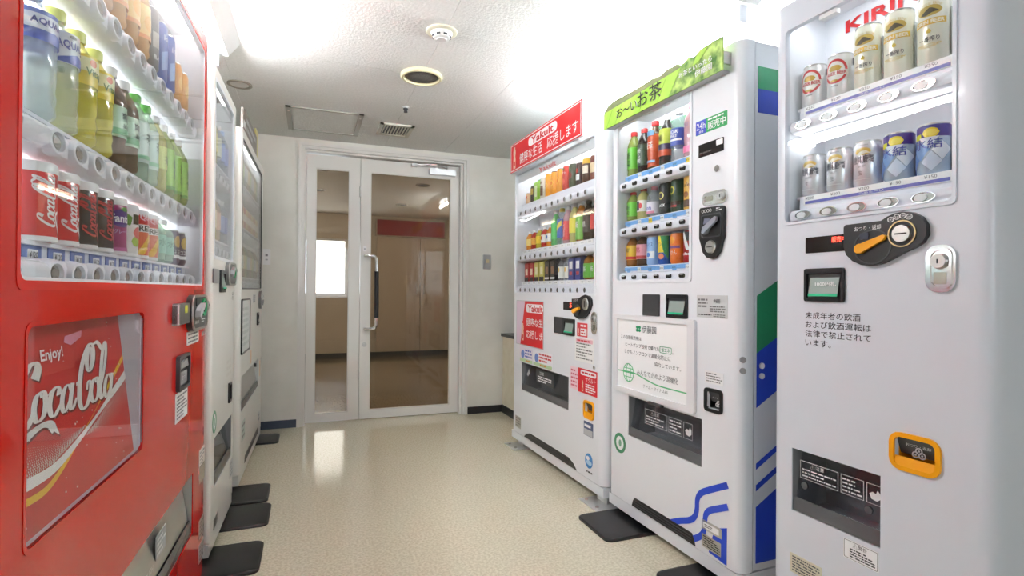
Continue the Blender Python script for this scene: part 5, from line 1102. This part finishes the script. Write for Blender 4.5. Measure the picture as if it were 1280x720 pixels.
wat = (bottle(.208, .033, LIQ('pale_aqua', (200, 226, 206)), GRNC, (.2, .68, ink(206, 228, 222)), [('t', '茶', -.006, .024, .09, .115, ink(70, 110, 100)), ('p', -.1, .1, .05, .06, ink(140, 210, 170))]), 'pale bottle with green cap')
gry = (bottle(.205, .033, TEAG, WCAP, (.10, .66, ink(150, 206, 80)), [('u', '綾鷹', -.004, .022, .05, .11, ink(40, 80, 40)), ('p', -.1, .1, .02, .03, ink(90, 160, 60))]), 'bright green tea bottle')
ylw = (bottle(.205, .033, LIQ('straw', (214, 206, 120)), WCAP, (.3, .6, ink(210, 224, 130)), [('t', '茶', -.006, .024, .075, .10, ink(90, 110, 40))]), 'straw-coloured tea bottle')
row(RM, [aq, aq2, vit, vit, sok, sok, wat, wat, ylw, gry, gry, gry], rx, .064, 1.262, 'middle', MR, GR, .022, -.2)
gold = (bottle(.205, .033, LIQ('gold', (226, 170, 60), .6), WCAP, (.25, .62, ink(244, 206, 110)), [('o', .008, .085, .018, .02, ink(246, 180, 40)), ('p', -.1, .1, .045, .055, ink(230, 150, 60))]), 'golden juice bottle'); pale = (bottle(.205, .033, LIQ('peach', (244, 214, 170), .5), WCAP, (.25, .62, ink(240, 226, 206)), [('o', .008, .085, .016, .018, ink(240, 190, 150))]), 'pale peach bottle')
kbk = (can(.165, .031, ink(96, 92, 88), [('p', -.01, .03, .06, .10, ink(190, 186, 176)), ('t', 'BLACK', -.006, .026, .03, .042, WHT)]), 'tall charcoal can'); kbl = (can(.165, .031, ink(70, 96, 180), [('g', [(-.01, .03), (.03, .05), (.03, .10), (-.01, .08)], ink(150, 180, 230)), ('t', 'ice', -.004, .024, .115, .13, WHT, .02)]), 'tall blue can'); kor = (can(.120, .031, ink(226, 160, 80), [('o', .008, .06, .014, .02, ink(244, 206, 130))]), 'golden coffee can')
row(RM, [None, None, pale, pale, gold, gold, gold, kbk, kbl, kbl, kor, kor], rx, .064, 1.560, 'top', MR, GR, .022, -.4)
# --- narrow left machine and far left machine
GN = 'display drinks in the narrow left machine'; MN = 'the narrow left machine'
lb = lambda liq, cap, lab, d, h=.2: (bottle(h, .031, liq, cap, (.25, .62, ink(*lab)), n=14), d)
row(NM, [lb(YEL, WCAP, (236, 226, 150), 'yellow bottle'), lb(YEL, WCAP, (226, 220, 120), 'lemon bottle'), lb(CLR, WCAP, (226, 230, 210), 'pale clear bottle'), lb(CLR, WCAP, (130, 160, 226), 'clear blue-labelled bottle'), lb(CLR, mat('blue_cap'), (120, 140, 210), 'blue-capped bottle')], nx, .046, 1.484, 'upper', MN, GN)
row(NM, [lb(PNK, WCAP, (236, 190, 180), 'pink bottle', .19), lb(YEL, WCAP, (240, 226, 190), 'cream-labelled bottle', .19), lb(LIQ('peach', (244, 214, 170)), WCAP, (240, 200, 170), 'peach bottle', .19), lb(CLR, WCAP, (150, 170, 220), 'clear bottle', .185), lb(CLR, WCAP, (90, 110, 190), 'clear navy-labelled bottle', .19)], nx, .046, 1.19, 'lower', MN, GN)
GF = 'display drinks in the far left machine'; MF = 'the far left machine'
fk = [(can(.12, .030, ink(*c), [('p', -.02, .02, .04, .08, ink(240, 236, 226))], n=14), d) for c, d in (((200, 190, 160), 'beige can'), ((190, 70, 60), 'dull red can'), ((90, 80, 70), 'brown can'), ((226, 206, 120), 'yellow can'), ((120, 150, 110), 'sage green can'), ((210, 160, 110), 'tan can'))]
fb = [(bottle(.19, .030, l, WCAP, (.25, .62, ink(*c)), n=12), d) for l, c, d in ((CLR, (210, 220, 226), 'clear bottle'), (AMB, (226, 200, 140), 'amber bottle'), (TEAG, (170, 200, 120), 'green bottle'), (CLR, (180, 190, 210), 'pale blue bottle'))]
row(FM, [fb[k % 4] for k in range(12)], fx, .046, 1.545, 'top', MF, GF)
row(FM, [fk[(k * 2 + 1) % 6] for k in range(12)], fx, .046, 1.322, 'middle', MF, GF)
row(FM, [fb[(k + 2) % 4] for k in range(12)], fx, .046, 1.062, 'bottom', MF, GF)
